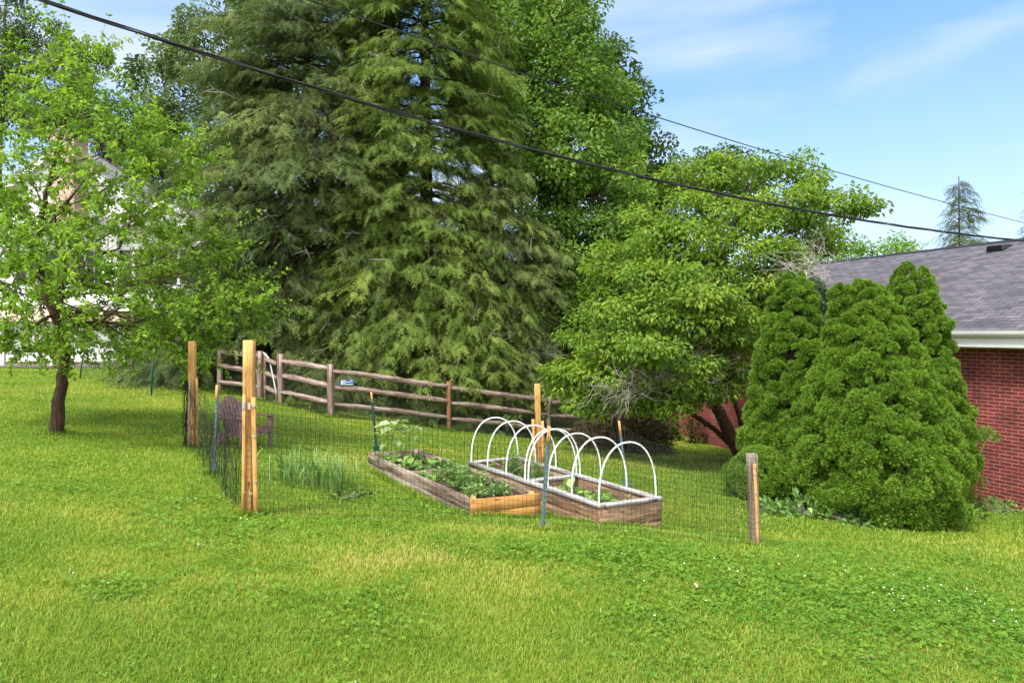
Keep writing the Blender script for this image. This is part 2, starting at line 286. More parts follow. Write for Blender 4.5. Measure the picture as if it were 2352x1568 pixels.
# ------------------------------------------------------------------ ground
def build_ground():
    def axis(lo, hi, fine_lo, fine_hi, step):
        a = list(np.arange(fine_lo, fine_hi, step)); d = step; x = fine_hi
        while x < hi: a.append(x); d *= 1.18; x += d
        a.append(hi); d = step; x = fine_lo
        while x > lo: d *= 1.18; x -= d; a.insert(0, x)
        return np.array(a)
    xs = axis(-420, 420, -16, 12, .3); ys = axis(-260, 600, 1, 30, .3)
    X, Y = np.meshgrid(xs, ys); Z = G(X, Y)
    Z += .018*np.sin(X*1.7+Y*.6)*np.sin(Y*1.3-X*.4)*(Y < 40)
    n, m = X.shape; V = np.stack([X, Y, Z], -1).reshape(-1, 3); i = np.arange(n*m).reshape(n, m)
    Fq = np.stack([i[:-1,:-1], i[:-1,1:], i[1:,1:], i[1:,:-1]], -1).reshape(-1, 4)
    mt, t, b, o = newmat('lawn_ground'); c = N(t, 'ShaderNodeTexCoord')
    n1 = N(t, 'ShaderNodeTexNoise'); n1.inputs['Scale'].default_value = .55; n1.inputs['Detail'].default_value = 6; n1.inputs['Roughness'].default_value = .65
    n2 = N(t, 'ShaderNodeTexNoise'); n2.inputs['Scale'].default_value = 26; n2.inputs['Detail'].default_value = 4
    r1 = ramp(t, [(.3,(.07,.13,.012)),(.5,(.14,.20,.018)),(.68,(.23,.24,.03))]); r2 = ramp(t, [(.3,(.45,.45,.45)),(.7,(1.15,1.15,1.1))])
    mu = N(t, 'ShaderNodeMixRGB', blend_type='MULTIPLY'); mu.inputs[0].default_value = 1
    for q in (n1, n2): t.links.new(c.outputs['Object'], q.inputs[0])
    t.links.new(n1.outputs[0], r1.inputs[0]); t.links.new(n2.outputs[0], r2.inputs[0]); t.links.new(r1.outputs[0], mu.inputs[1]); t.links.new(r2.outputs[0], mu.inputs[2]); t.links.new(mu.outputs[0], b.inputs['Base Color'])
    b.inputs['Roughness'].default_value = .95; b.inputs['Specular IOR Level'].default_value = .1
    bp = N(t, 'ShaderNodeBump'); bp.inputs['Strength'].default_value = .6; bp.inputs['Distance'].default_value = .03; t.links.new(n2.outputs[0], bp.inputs['Height']); t.links.new(bp.outputs[0], b.inputs['Normal'])
    tag(obj('ground', mesh_np(V, [Fq], smooth=True), mt), kind='structure')
build_ground()
def sheet(name, poly, mat, lift=.02, n=14):
    """a sheet following the ground; poly = four corners"""
    a, b, c, d = [np.array(p, float) for p in poly]; V = []
    for i in range(n+1):
        for j in range(n+1):
            u, v = i/n, j/n; q = (a*(1-u)+b*u)*(1-v)+(d*(1-u)+c*u)*v; V.append((q[0], q[1], float(G(q[0], q[1]))+lift))
    Fq = [(i*(n+1)+j, (i+1)*(n+1)+j, (i+1)*(n+1)+j+1, i*(n+1)+j+1) for i in range(n) for j in range(n)]
    return tag(obj(name, mesh_np(np.array(V), [np.array(Fq)], smooth=True), mat), kind='structure')
sheet('driveway', [(-32,25.6),(-12.2,25.9),(-11.6,28.6),(-32,28.6)], M['asphalt'], .03)

# value noise for patches on the lawn
_rg = np.random.default_rng(5); _T = _rg.random((256, 256))
def vnoise(x, y):
    xi = np.floor(x).astype(int); yi = np.floor(y).astype(int); fx = x-xi; fy = y-yi; fx = fx*fx*(3-2*fx); fy = fy*fy*(3-2*fy)
    g = lambda i, j: _T[i & 255, j & 255]
    return (g(xi,yi)*(1-fx)+g(xi+1,yi)*fx)*(1-fy)+(g(xi,yi+1)*(1-fx)+g(xi+1,yi+1)*fx)*fy
def fbm(x, y): return .5*vnoise(x, y)+.3*vnoise(x*2.1+7, y*2.1+3)+.2*vnoise(x*4.3+1, y*4.3+9)

# the two bed footprints (for keeping the lawn out of them)
BED1 = [P(1079.5,1144.6,7.32), P(1237,1130.5,7.72), P(963,1031,10.40), P(845,1039.5,10.02)]
BED2 = [P(1379,1159,7.40), P(1520.6,1141,7.80), P(1190,1048,10.32), P(1075,1058.5,9.92)]
def inside(poly, x, y):
    r = np.ones(len(x), bool)
    for i in range(4):
        a = poly[i]; b = poly[(i+1)%4]; r &= ((b[0]-a[0])*(y-a[1])-(b[1]-a[1])*(x-a[0])) > 0
    return r
def not_built(x, y):
    ok = ~inside(BED1, x, y) & ~inside(BED2, x, y)
    ok &= ~((x > 8.93-.388*(y-12.6)-.12) & (y < 24))              # brick house
    ok &= ~((y > 25.5) & (x < -11.4)); return ok
def clover_amt(x, y):
    def blob(px, py, Zd, rx, ry): c = P(px, py, Zd); return np.exp(-((x-c[0])/rx)**2-((y-c[1])/ry)**2)
    a = blob(420,1160,6.6,.8,.7)+blob(640,1210,6.0,1.0,.45)+blob(1560,1330,5.6,1.3,.8)+blob(1900,1350,5.9,1.4,.9)+blob(2200,1450,5.0,1.2,.7)+blob(880,1120,7.8,1.2,.9)+blob(1250,1270,5.7,1.5,.5)+blob(2000,1240,7.2,1.5,.5)
    return np.clip(a*.46+(fbm(x*.9+3, y*.9)-.5)*1.1+(fbm(x*3.3+3, y*3.3)-.5)*.5, 0, 1)

def grass():
    rg = np.random.default_rng(11); n = 520000
    u = rg.random(n); y0, y1 = 2.75, 27.0; k = .75
    Y = (y0**-k+u*(y1**-k-y0**-k))**(-1/k); X = (rg.random(n)*2-1)*(Y*.80+.8)
    ok = not_built(X, Y); X = X[ok]; Y = Y[ok]; n = len(X)
    ca = clover_amt(X, Y); keep = rg.random(n) > ca*.65; X = X[keep]; Y = Y[keep]; ca = ca[keep]; n = len(X)
    spots = [P(570,1182,6.5),P(441,1026,10.2),P(1735,1258,6.8),P(1246,1221,6.62),P(490,1082,8.28),P(866,1036,11.3),P(1441,1116,10.0),P(130,997,10.8)]+[P(x,900,Zd) for x, Zd in ((505,18.2),(597,17.35),(645,17),(760,16.2),(1031,17.7),(1260,19.2))]
    ex, ey, rad_ = [], [], []
    for q, rr_ in zip(spots, [.10]*7+[.22]+[.14]*6):
        k_ = 420; a_ = rg.random(k_)*6.28; r_ = rr_*(.35+.9*rg.random(k_)); ex.append(q[0]+r_*np.cos(a_)); ey.append(q[1]+r_*np.sin(a_))
    for bd in (BED1, BED2):
        for i_ in range(4):
            p_, q_ = bd[i_], bd[(i_+1)%4]; k_ = int(520*np.linalg.norm((q_-p_)[:2])); t_ = rg.random((k_,1)); o_ = nrm(np.array([(q_-p_)[1], -(q_-p_)[0]])); c_ = p_[:2]+(q_-p_)[:2]*t_+o_*(.03+.07*rg.random((k_,1))); ex.append(c_[:,0]); ey.append(c_[:,1])
    ex = np.concatenate(ex); ey = np.concatenate(ey); edge = np.concatenate([np.zeros(len(X)), np.ones(len(ex))]); X = np.concatenate([X, ex]); Y = np.concatenate([Y, ey]); ca = np.concatenate([ca, np.zeros(len(ex))]); n = len(X)
    Z = G(X, Y)+.018*np.sin(X*1.7+Y*.6)*np.sin(Y*1.3-X*.4)
    clump = fbm(X*3.1, Y*3.1); big = fbm(X*.55+20, Y*.55+4); fine = vnoise(X*14, Y*14)
    h = (.020+.018*clump+.014*rg.random(n))*(1+.022*Y)*(1-.3*ca); h *= 1+edge*(.3+.9*rg.random(n)); tall = rg.random(n) < .03; h[tall] *= 1.45
    w = .0017*(Y/3.0)**.95*(.7+.6*rg.random(n))
    az = rg.random(n)*2*math.pi+fbm(X*1.3, Y*1.3)*5; lean = .25+.75*rg.random(n)+.3*(fine-.5)
    d = np.stack([np.cos(az), np.sin(az), np.zeros(n)], 1); s = np.stack([-np.sin(az+rg.normal(0,.6,n)), np.cos(az+rg.normal(0,.6,n)), np.zeros(n)], 1)
    b = np.stack([X, Y, Z-.004], 1); up = np.array([0, 0, 1.])
    m = b+d*(h*lean*.35)[:,None]+up*(h*.62)[:,None]; t = b+d*(h*lean*1.0)[:,None]+up*(h*(1.0-.30*lean))[:,None]
    V = np.stack([b-s*w[:,None], b+s*w[:,None], m+s*(w*.85)[:,None], m-s*(w*.85)[:,None], t], 1).reshape(-1, 3)
    i = (np.arange(n)*5)[:,None]; q = i+np.array([0,1,2,3]); tr = i+np.array([3,2,4])
    dry = np.clip((fbm(X*.8+50, Y*.8+9)-.50)*3.2, 0, 1)*.55
    def streak(px, py, Zd, rx, ry): c = P(px, py, Zd); return np.exp(-((X-c[0])/rx)**2-((Y-c[1])/ry)**2)
    dry += .5*streak(150,900,16,3.2,1.2)+.35*streak(330,1420,4.2,.9,.5)+.3*streak(1050,1310,5.3,.8,.25)+.3*streak(700,1560,3.3,.8,.3)
    tin = .34+.5*(big-.5)+.40*(clump-.5)+rg.normal(0, .18, n)+dry*.55-.22*ca
    tin[rg.random(n) < .06] += .38
    tin = np.clip(tin, 0, 1)
    tag(obj('grass', mesh_np(V, [q, tr], {'tint': np.repeat(tin, 5)}), L['grass']), 'short green and yellowish lawn grass covering the yard', 'grass', kind='stuff')
grass()

def clover():
    rg = np.random.default_rng(12); n = 260000
    Y = (3.0**-.7+rg.random(n)*(12.5**-.7-3.0**-.7))**(-1/.7); X = (rg.random(n)*2-1)*(Y*.78+.6)
    ca = clover_amt(X, Y); ok = not_built(X, Y) & (rg.random(n) < ca**1.3); X = X[ok][:52000]; Y = Y[ok][:52000]; n = len(X)
    Z = G(X, Y)+.02+.03*rg.random(n)*(.5+vnoise(X*9, Y*9)); r = .0085*(.7+.6*rg.random(n))*(Y/5)**.35
    c = np.stack([X, Y, Z], 1); a0 = rg.random(n)*6.28; V = []; nn = nrm(np.stack([rg.normal(0,.35,n), rg.normal(0,.35,n), np.ones(n)], 1))
    e1 = nrm(np.cross(nn, [0,1.,0])); e2 = np.cross(nn, e1)
    for k in range(3):
        a = a0+k*2.094; f = lambda da, rr: c+e1*(np.cos(a+da)*r*rr)[:,None]+e2*(np.sin(a+da)*r*rr)[:,None]
        V += [c, f(-.75,1.35), f(0,1.75), f(.75,1.35)]
    V = np.stack(V, 1).reshape(-1, 3); i = (np.arange(n)*12)[:,None]
    Fq = np.concatenate([i+4*k+np.array([0,1,2,3]) for k in range(3)])
    t = np.clip(.35+rg.normal(0,.25,n)+(vnoise(X*4,Y*4)-.5)*.5, 0, 1)
    tag(obj('clover', mesh_np(V, [Fq], {'tint': np.repeat(t, 12)}), L['clover']), 'dark green clover growing in patches through the lawn', 'clover', kind='stuff')
    ca = clover_amt(X, Y); sel = np.nonzero((rg.random(n) < .008) & (vnoise(X*1.7+9, Y*1.7) > .45))[0][:60]
    c = np.stack([X[sel], Y[sel], G(X[sel], Y[sel])+.055+.03*rg.random(len(sel))], 1); r = (.005+.004*rg.random(len(sel)))[:,None]
    ax = np.array([[1,0,0],[0,1,0],[-1,0,0],[0,-1,0],[0,0,1],[0,0,-1]], float)
    V = (c[:,None,:]+ax[None]*r[:,:,None]*np.array([1,1,.8])).reshape(-1, 3); i = (np.arange(len(sel))*6)[:,None]
    tri = np.array([(0,1,4),(1,2,4),(2,3,4),(3,0,4),(1,0,5),(2,1,5),(3,2,5),(0,3,5)])
    tag(obj('clover_flowers', mesh_np(V, [(i[:,None,:]+tri[None]).reshape(-1, 3)], smooth=True), L['flower']), 'tiny white clover flowers dotted over the lawn', 'clover flowers', kind='stuff')
clover()

# ------------------------------------------------------------------ trees
def leaf_mesh(pos, d, nr, ln, wd, tin, fold=.25, droop=.2, simple=False):
    d = nrm(d); s = nrm(np.cross(d, nr)); nn = np.cross(s, d); ln = ln[:,None]; wd = wd[:,None]
    if simple:
        V = np.stack([pos, pos+d*ln*.5+s*wd*.5+nn*wd*fold, pos+d*ln-nn*ln*droop, pos+d*ln*.5-s*wd*.5+nn*wd*fold], 1)
        k = 4; i = (np.arange(len(pos))*k)[:,None]; Fs = [np.concatenate([i+np.array([0,1,2]), i+np.array([0,2,3])])]
    else:
        V = np.stack([pos, pos+d*ln*.28+s*wd*.46+nn*wd*fold, pos+d*ln*.66+s*wd*.40+nn*(wd*fold*.8-ln*droop*.4), pos+d*ln-nn*ln*droop,
                      pos+d*ln*.66-s*wd*.40+nn*(wd*fold*.8-ln*droop*.4), pos+d*ln*.28-s*wd*.46+nn*wd*fold], 1)
        k = 6; i = (np.arange(len(pos))*k)[:,None]; Fs = [np.concatenate([i+np.array([0,1,2,3]), i+np.array([0,3,4,5])])]
    return V.reshape(-1, 3), Fs, np.repeat(tin, k)
def bez(a, b, c, t): t = np.asarray(t)[:,None]; return a*(1-t)**2+b*2*t*(1-t)+c*t**2
def broad_tree(name, label, trunk, r0, lobes, Zc, leafmat, bark, leaf=(.08,.045), clump=.35, per_clump=60, fill=1.0, twig=False, seed=1, droop=.25, tint0=.45,
               simple=False, depth=1.0, flat=.7, group=None, tip=0.0, limb_r=.35, jitter=0.0, dead=None, first=.32, tintvar=.12):
    rg = np.random.default_rng(seed); trunk = np.array(trunk, float); base = trunk[0]
    R = root(name, label, 'tree', base, group)
    wood_parts = []; nT = len(trunk)
    # smooth trunk
    tt = np.linspace(0, nT-1, 6*(nT-1)+1); tr = np.stack([np.interp(tt, np.arange(nT), trunk[:,k]) for k in range(3)], 1)
    for _ in range(2): tr[1:-1] = (tr[:-2]+2*tr[1:-1]+tr[2:])/4
    tr[1:-1] += rg.normal(0, r0*.12, (len(tr)-2, 3))*np.array([1,1,0])
    rad = r0*(1-.80*np.linspace(0, 1, len(tr)))*(1+.35*np.exp(-np.linspace(0,1,len(tr))*14)); wood_parts.append(tube_mesh(tr, rad, 9))
    Lp, Ld, Ln, Lt, sg0, sg1, sr0, sr1 = [], [], [], [], [], [], [], []
    for lo in lobes:
        x, y, rx, ry = lo[:4]; dz = lo[4] if len(lo) > 4 else rg.uniform(-1, 1)*depth*.5
        Z = Zc+dz; c = P(x, y, Z); r = np.array([rx*Z/F, max(rx, ry)*.85*Z/F*min(1.4, depth), ry*Z/F])
        hor = np.hypot(tr[:,0]-c[0], tr[:,1]-c[1]); want = c[2]-.55*hor
        k = int(np.argmin(np.abs(tr[:,2]-want)+.25*hor)); k = min(max(k, int(len(tr)*first)+int(rg.integers(0, max(1, len(tr)//7)))), len(tr)-1); a = tr[k]
        mid = (a+c)/2+np.array([0,0,.10*np.linalg.norm(c-a)])+rg.normal(0,.08,3)*np.linalg.norm(c-a)
        lt = np.linspace(0, 1, 9); lb = bez(a, mid, c, lt); lb[1:-1] += rg.normal(0, .02*np.linalg.norm(c-a), (7, 3))
        rl = rad[k]*limb_r*(1+.15*rg.normal()); wood_parts.append(tube_mesh(lb, np.linspace(rl, rl*.3, 9), 6))
        area = r[0]*r[2]+r[0]*r[1]+r[1]*r[2]; n = max(5, int(fill*area*4.2/(3.14*clump**2)*.55))
        dv = nrm(rg.normal(size=(n, 3))); rr = rg.uniform(.35, 1.0, n)**.55; cc = c+dv*r*rr[:,None]+rg.normal(0, jitter, (n, 3))
        at = lb[rg.integers(3, 9, n)]; mids = (at+cc)/2+np.array([0,0,1.])*(.08*np.linalg.norm(cc-at, axis=1))[:,None]
        sg0 += [at, mids]; sg1 += [mids, cc]; sr0 += [np.full(n, rl*.22), np.full(n, rl*.13)]; sr1 += [np.full(n, rl*.13), np.full(n, rl*.05)]
        m = per_clump; ct = rg.normal(0, tintvar, n)
        outw = nrm(cc-c*np.array([1,1,1])+np.array([0,0,1e-3]))
        if twig:
            k2 = 3; tips = cc[:,None,:]+(outw[:,None,:]*.7+rg.normal(0,.6,(n,k2,3))+np.array([0,0,.15]))*clump*1.1
            st = np.repeat(mids[:,None,:]*.35+cc[:,None,:]*.65, k2, 1)
            sg0.append(st.reshape(-1,3)); sg1.append(tips.reshape(-1,3)); sr0.append(np.full(n*k2, max(.0035, rl*.05))); sr1.append(np.full(n*k2, .0018))
            q = m//k2; t = rg.uniform(.1, 1.06, (n, k2, q)); ax = (tips-st)[:,:,None,:]; p = st[:,:,None,:]+ax*t[...,None]
            p = p+rg.normal(0, .018, p.shape); side = nrm(np.cross(np.broadcast_to(ax, p.shape), rg.normal(size=p.shape)))
            dd = nrm(nrm(np.broadcast_to(ax, p.shape))*.55+side+np.array([0,0,-.22])); p = p.reshape(-1,3); dd = dd.reshape(-1,3)
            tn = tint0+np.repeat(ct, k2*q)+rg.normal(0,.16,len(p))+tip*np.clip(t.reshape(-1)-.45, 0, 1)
        else:
            o = rg.normal(0, 1, (n, m, 3)); o /= np.maximum(1, np.linalg.norm(o, axis=2, keepdims=True)/1.7)
            o = o*np.array([clump*.55, clump*.55, clump*.55*flat]); p = (cc[:,None,:]+o).reshape(-1,3)
            dd = (nrm(o)*.8+outw[:,None,:]*.3+rg.normal(0,.45,o.shape)+np.array([0,0,-.25])).reshape(-1,3)
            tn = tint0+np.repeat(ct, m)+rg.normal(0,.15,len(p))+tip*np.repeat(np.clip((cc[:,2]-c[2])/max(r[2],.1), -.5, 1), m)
        nn = nrm(rg.normal(0,.55,p.shape)+np.array([0,0,1.])+np.repeat(outw, len(p)//n, 0)*.35)
        Lp.append(p); Ld.append(dd); Ln.append(nn); Lt.append(tn)
    p = np.concatenate(Lp); sc = rg.uniform(.65, 1.2, len(p))
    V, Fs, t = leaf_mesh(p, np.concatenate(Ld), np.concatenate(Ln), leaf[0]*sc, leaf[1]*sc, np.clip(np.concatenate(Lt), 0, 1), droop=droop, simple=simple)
    wood_parts.append(seg_mesh(np.concatenate(sg0), np.concatenate(sg1), np.concatenate(sr0), np.concatenate(sr1), 3))
    V2, F2 = join(wood_parts)
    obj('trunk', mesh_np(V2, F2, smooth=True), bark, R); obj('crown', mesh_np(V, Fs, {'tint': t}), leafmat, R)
    return R, len(p)

def sprays(o, d, n_, Ln, tin, m=4, droop=.42, wid=.040):
    d = nrm(d); s = nrm(np.cross(d, n_)); nn = np.cross(s, d); K = len(o); Ln = Ln[:,None]; V = []; T = []
    dn = np.array([0,0,-1.])
    def kite(a, b, w, sd):
        mid = a*.55+b*.45; V.append(np.stack([a, mid+sd*w, b, mid-sd*w], 1))
    kite(o, o+d*Ln*1.0+dn*Ln*droop, Ln*wid*.8, s)
    for j in range(m):
        q = .08+.84*j/(m-1 if m > 1 else 1); a = o+d*Ln*q+dn*Ln*droop*q*q
        for sg in (-1, 1):
            l = Ln*(.46*(1-.55*q)); b = a+(d*.78+s*sg*.62)*l+dn*l*(.30+droop*q)
            kite(a, b, l*wid*1.35+.004, nrm(np.cross(b-a, nn)))
    V = np.stack(V, 1); kk = V.shape[1]; V = V.reshape(-1, 3); Fq = (np.arange(K*kk)*4)[:,None]+np.array([0,1,2,3])
    return V, Fq, np.repeat(tin, kk*4)
def hemlock(name, label, base, H, Rmax, leafmat, nbr=150, seed=1, low=.05, spray=.34, step=.24, prof=None, tint0=.5, trunk_r=.28, deadn=14, top_thin=1.0, m=4, dens=1.0, hmax=1.0, tier=True):
    rg = np.random.default_rng(seed); base = np.array(base, float); R = root(name, label, 'tree', base)
    prof = prof or (lambda u: (1-u)**.75*(.45+.55*min(1, u/.12)))
    wp = [tube_mesh(np.stack([base[0]+.06*np.sin(np.linspace(0,5,14)), np.full(14, base[1]), np.linspace(base[2]-.1, base[2]+H, 14)], 1), np.linspace(trunk_r, .02, 14), 8)]
    O, D, NN, LL, TT = [], [], [], [], []; s0, s1, ra, rb = [], [], [], []
    for i in range(nbr):
        u = low+(hmax-.02-low)*((i+rg.random())/nbr)**.92; az = i*2.39996+rg.normal(0,.35); ln = Rmax*prof(u)*(rg.uniform(.60, 1.22) if tier else rg.uniform(.3, 1.45))+.12
        Tn = H/.72; u = u if not tier else u*.35+.65*(math.floor(u*Tn)+.5+rg.normal(0,.16))/Tn; u = min(max(u, low), hmax-.012); h = base[2]+u*H; dr = np.array([math.cos(az), math.sin(az), 0]); back = dr[1] > .35
        t = np.linspace(0, 1, 8); rise = rg.uniform(.18,.42)*(.4+u); fall = rg.uniform(.50,.85)*(1.15-.5*u)
        pt = np.array([base[0], base[1], h])+dr*(ln*t)[:,None]+np.array([0,0,1.])*(ln*(rise*t-fall*t*t))[:,None]
        pt[:,2] = np.maximum(pt[:,2], G(pt[:,0], pt[:,1])+.12)
        r0 = .010+.011*ln; wp.append(tube_mesh(pt, np.linspace(r0, .005, 8), 4, False)); bt = rg.normal(0, .13)
        side = np.array([-dr[1], dr[0], 0]); nb = max(3, int(ln/(.21 if not back else .34)))
        for k in range(nb):
            q = .16+.84*(k+rg.random())/nb; p = np.array([np.interp(q, t, pt[:,c]) for c in range(3)]); sg = 1 if (k % 2) else -1
            bl = ln*(.20+.30*(1-q))*rg.uniform(.6,1.15)+.15; bd = nrm(dr*rg.uniform(.5,.95)+side*sg*rg.uniform(.55,1.0)+np.array([0,0,rg.uniform(-.18,.15)]))
            e = p+bd*bl-np.array([0,0,1.])*bl*rg.uniform(.12,.42); s0.append(p); s1.append(e); ra.append(.006); rb.append(.002)
            ns = max(2, int(dens*bl/step*2.1)) if not back else max(2, int(bl/step*1.3)); w = rg.uniform(.08, 1.05, ns)
            O.append(p+(e-p)*w[:,None]+rg.normal(0,.035,(ns,3)))
            D.append(bd*.75+side*rg.normal(0,.75,(ns,1))+dr*rg.normal(.25,.35,(ns,1))+np.array([0,0,1.])*rg.uniform(-.75,.02,(ns,1)))
            LL.append(spray*rg.uniform(.42,1.4,ns)); TT.append(np.full(ns, tint0+bt+rg.normal(0,.07))+rg.normal(0,.12,ns)+.10*(w-.5)+.10*(q-.5))
    O = np.concatenate(O); D = np.concatenate(D); n_ = np.array([0,0,1.])+rg.normal(0,.45,O.shape)
    V, Fq, T = sprays(O, D, n_, np.concatenate(LL), np.clip(np.concatenate(TT), 0, 1), m=m)
    wp.append(seg_mesh(np.array(s0), np.array(s1), np.array(ra), np.array(rb), 3)); V2, F2 = join(wp)
    obj('trunk', mesh_np(V2, F2, smooth=True), M['bark'], R); obj('crown', mesh_np(V, [Fq], {'tint': T}), leafmat, R)
    if deadn:
        for i in range(deadn):
            a0, a1, r_, q_ = [], [], [], []
            u = rg.uniform(.06,.62); az = rg.uniform(-math.pi*.95, -.05*math.pi); ln = Rmax*prof(u)*rg.uniform(.7,1.02); h = base[2]+u*H
            dr = np.array([math.cos(az), math.sin(az), rg.uniform(-.25,.1)]); p = np.array([base[0],base[1],h])+dr*ln*.55; 
            for k in range(5):
                e = p+dr*ln*.11+rg.normal(0,.05,3); a0.append(p); a1.append(e); r_.append(.019-.003*k); q_.append(.016-.003*k)
                for z in range(2):
                    f = e+nrm(dr+rg.normal(0,.8,3))*rg.uniform(.15,.5); a0.append(e); a1.append(f); r_.append(.008); q_.append(.004)
                p = e
            v, f = seg_mesh(np.array(a0), np.array(a1), np.array(r_), np.array(q_), 3); obj('dead_branch', mesh_np(v, [f]), M['twig_dead'], R)
    return R, len(O)

CNT = {}
# --- hemlocks behind the rail fence
b = on_ground(706, 890, 22.5)
_, CNT['h1'] = hemlock('hemlock_tree', 'large olive green hemlock with a wide drooping crown, left of the brighter hemlock', b, 13.9, 5.3, L['hemlock'], nbr=290, seed=21, low=.02, tint0=.44, deadn=26,
    prof=lambda u: (1-u)**.47*(.66+.34*min(1, u/.12)), spray=.28, hmax=1.0, dens=3.0)
b = on_ground(975, 900, 22.0)
_, CNT['h2'] = hemlock('hemlock_tree', 'tall bright green hemlock with layered drooping sprays at the middle of the grove', b, 20.0, 3.7, L['hemlock_b'], nbr=370, seed=22, low=.02, tint0=.54, deadn=24,
    prof=lambda u: (1-u)**.60*(.80+.20*min(1, u/.1)), spray=.29, hmax=.75, dens=3.0)
b = on_ground(1150, 900, 21.6)
_, CNT['h3'] = hemlock('hemlock_tree', 'shorter dull green hemlock at the right edge of the grove', b, 8.3, 2.6, L['hemlock'], nbr=150, seed=23, low=.03, tint0=.60, deadn=14,
    prof=lambda u: (1-u)**.5*(.75+.25*min(1, u/.1)), spray=.28, dens=2.8)

for px, Zd, yt, rm, mt, sd, lb in ((590, 25.5, 330, 2.9, 'hemlock', 26, 'mid height grey green hemlock at the left end of the grove behind the gate'), (842, 20.6, 318, 2.5, 'hemlock_b', 27, 'mid height hemlock with a pointed fresh green top between the two tallest hemlocks'), (1062, 20.4, 415, 2.1, 'hemlock_b', 28, 'low bright green young hemlock close behind the rail fence')):
    b = on_ground(px, 900, Zd); hemlock('hemlock_tree', lb, b, float((HY-yt)/F*Zd+EYE-b[2]), rm, L[mt], nbr=150, seed=sd, low=.03, tint0=.52+.05*(sd-27), deadn=7, prof=lambda u: (1-u)**.62*(.75+.25*min(1, u/.1)), spray=.27, dens=2.8, trunk_r=.16)

# --- broadleaf trees
def tk(pts, Z): 
    r = [P(x, y, Z) for x, y in pts]; r[0][2] = float(G(r[0][0], r[0][1]))-.05; return r
gum = [(1085,40,80,80,-1.5),(1075,150,70,80,-2),(1110,250,80,80,-2),(1150,-60,140,120,0),(1300,50,90,90,-1),(1140,140,140,110,-1),(1280,190,120,90,-1.5),(1390,240,75,70,0),(1180,300,140,100,-1.5),(1330,340,120,90,-2),(1420,330,60,60,0),
       (1230,440,130,90,-2.2),(1370,460,110,80,-2.4),(1440,430,50,60,-1),(1310,570,120,80,-2.4),(1420,560,80,70,-2),(1330,690,110,70,-2),(1240,760,100,70,-1.6),(1400,690,80,70,-1),(1260,600,90,80,-1),(1330,800,110,60,-1)]
_, CNT['gum'] = broad_tree('sweetgum_tree', 'tall fresh green leafy tree standing behind the hemlocks at right', tk([(1330,905),(1325,600),(1300,300),(1260,0),(1250,-150)], 27), .27, gum, 27, L['gum'], M['bark'],
    leaf=(.19,.115), clump=.55, per_clump=115, fill=1.8, seed=31, depth=1.2, tint0=.60, flat=.8, simple=True, tip=.10, limb_r=.3)
dk = [(1290,10,70,60),(1310,90,50,60),(1400,150,50,60),(1440,230,50,60),(1420,300,70,70),(1490,320,45,55),(1470,400,60,70),(1520,430,35,60),(1440,520,70,80),(1500,520,45,60),(1470,610,60,80),(1440,720,80,90),(1430,830,90,60),(1350,150,60,70),(1370,420,90,90),(1400,620,90,90)]
_, CNT['dk'] = broad_tree('maple_tree', 'dark leafy tree whose ragged edge meets the sky right of the grove', tk([(1430,880),(1430,600),(1400,300),(1340,0)], 32), .36, dk, 32, L['darkleaf'], M['bark'],
    leaf=(.20,.13), clump=.6, per_clump=95, fill=1.7, seed=32, depth=1.2, tint0=.55, simple=True, tip=.12)
oak = [(410,120,60,50),(450,70,40,40),(520,50,90,80),(640,40,110,80),(480,160,100,70),(385,240,50,60),(600,160,120,90),(430,300,90,70),(560,290,120,80),(380,180,50,40),(480,400,90,60),(760,30,110,90),(750,140,110,90),(850,-20,90,80),(640,300,100,80),(410,350,40,40)]
_, CNT['oak'] = broad_tree('oak_tree', 'grey green oak with open crown behind the left hemlock', tk([(560,850),(555,600),(550,300),(545,50)], 33), .34, oak, 33, L['oak'], M['bark_grey'],
    leaf=(.21,.12), clump=.6, per_clump=85, fill=1.3, seed=33, depth=1.2, tint0=.52, simple=True, tip=.12)
mp_ = [(315,205,35,35),(340,270,50,50),(300,330,60,50),(360,360,60,50),(260,300,45,45),(330,420,80,60),(280,400,60,50),(400,470,80,60),(440,560,80,80),(480,660,80,80),(310,160,14,18)]
_, CNT['mp'] = broad_tree('maple_tree', 'dark green maple between the pale house and the oak', tk([(395,850),(390,600),(350,380),(330,230)], 37), .25, mp_, 37, L['darkleaf'], M['bark'],
    leaf=(.20,.13), clump=.6, per_clump=85, fill=1.5, seed=34, depth=1.1, tint0=.42, simple=True, tip=.1)
pa = [(20,40,60,70),(-30,120,80,90),(30,150,55,70),(10,240,60,60),(-40,260,80,80),(50,-40,40,60)]
_, CNT['pa'] = broad_tree('poplar_tree', 'tall blue green tree behind the house at the far left edge', tk([(-10,830),(-5,500),(5,200),(15,0)], 44), .3, pa, 44, L['oak'], M['bark_grey'],
    leaf=(.2,.12), clump=.62, per_clump=85, fill=1.4, seed=35, depth=1.1, tint0=.42, simple=True, tip=.1)
pb = [(140,85,28,38),(110,130,35,50),(175,120,40,40),(210,160,35,40),(130,200,70,60),(210,230,60,60),(90,260,60,60),(160,300,100,60),(250,290,50,50),(235,130,8,10)]
_, CNT['pb'] = broad_tree('poplar_tree', 'grey green tree with spiky top rising behind the young tree', tk([(150,830),(150,500),(150,250),(145,100)], 44), .3, pb, 44, L['oak'], M['bark_grey'],
    leaf=(.2,.12), clump=.55, per_clump=80, fill=1.2, seed=36, depth=1.1, tint0=.40, simple=True, tip=.1)
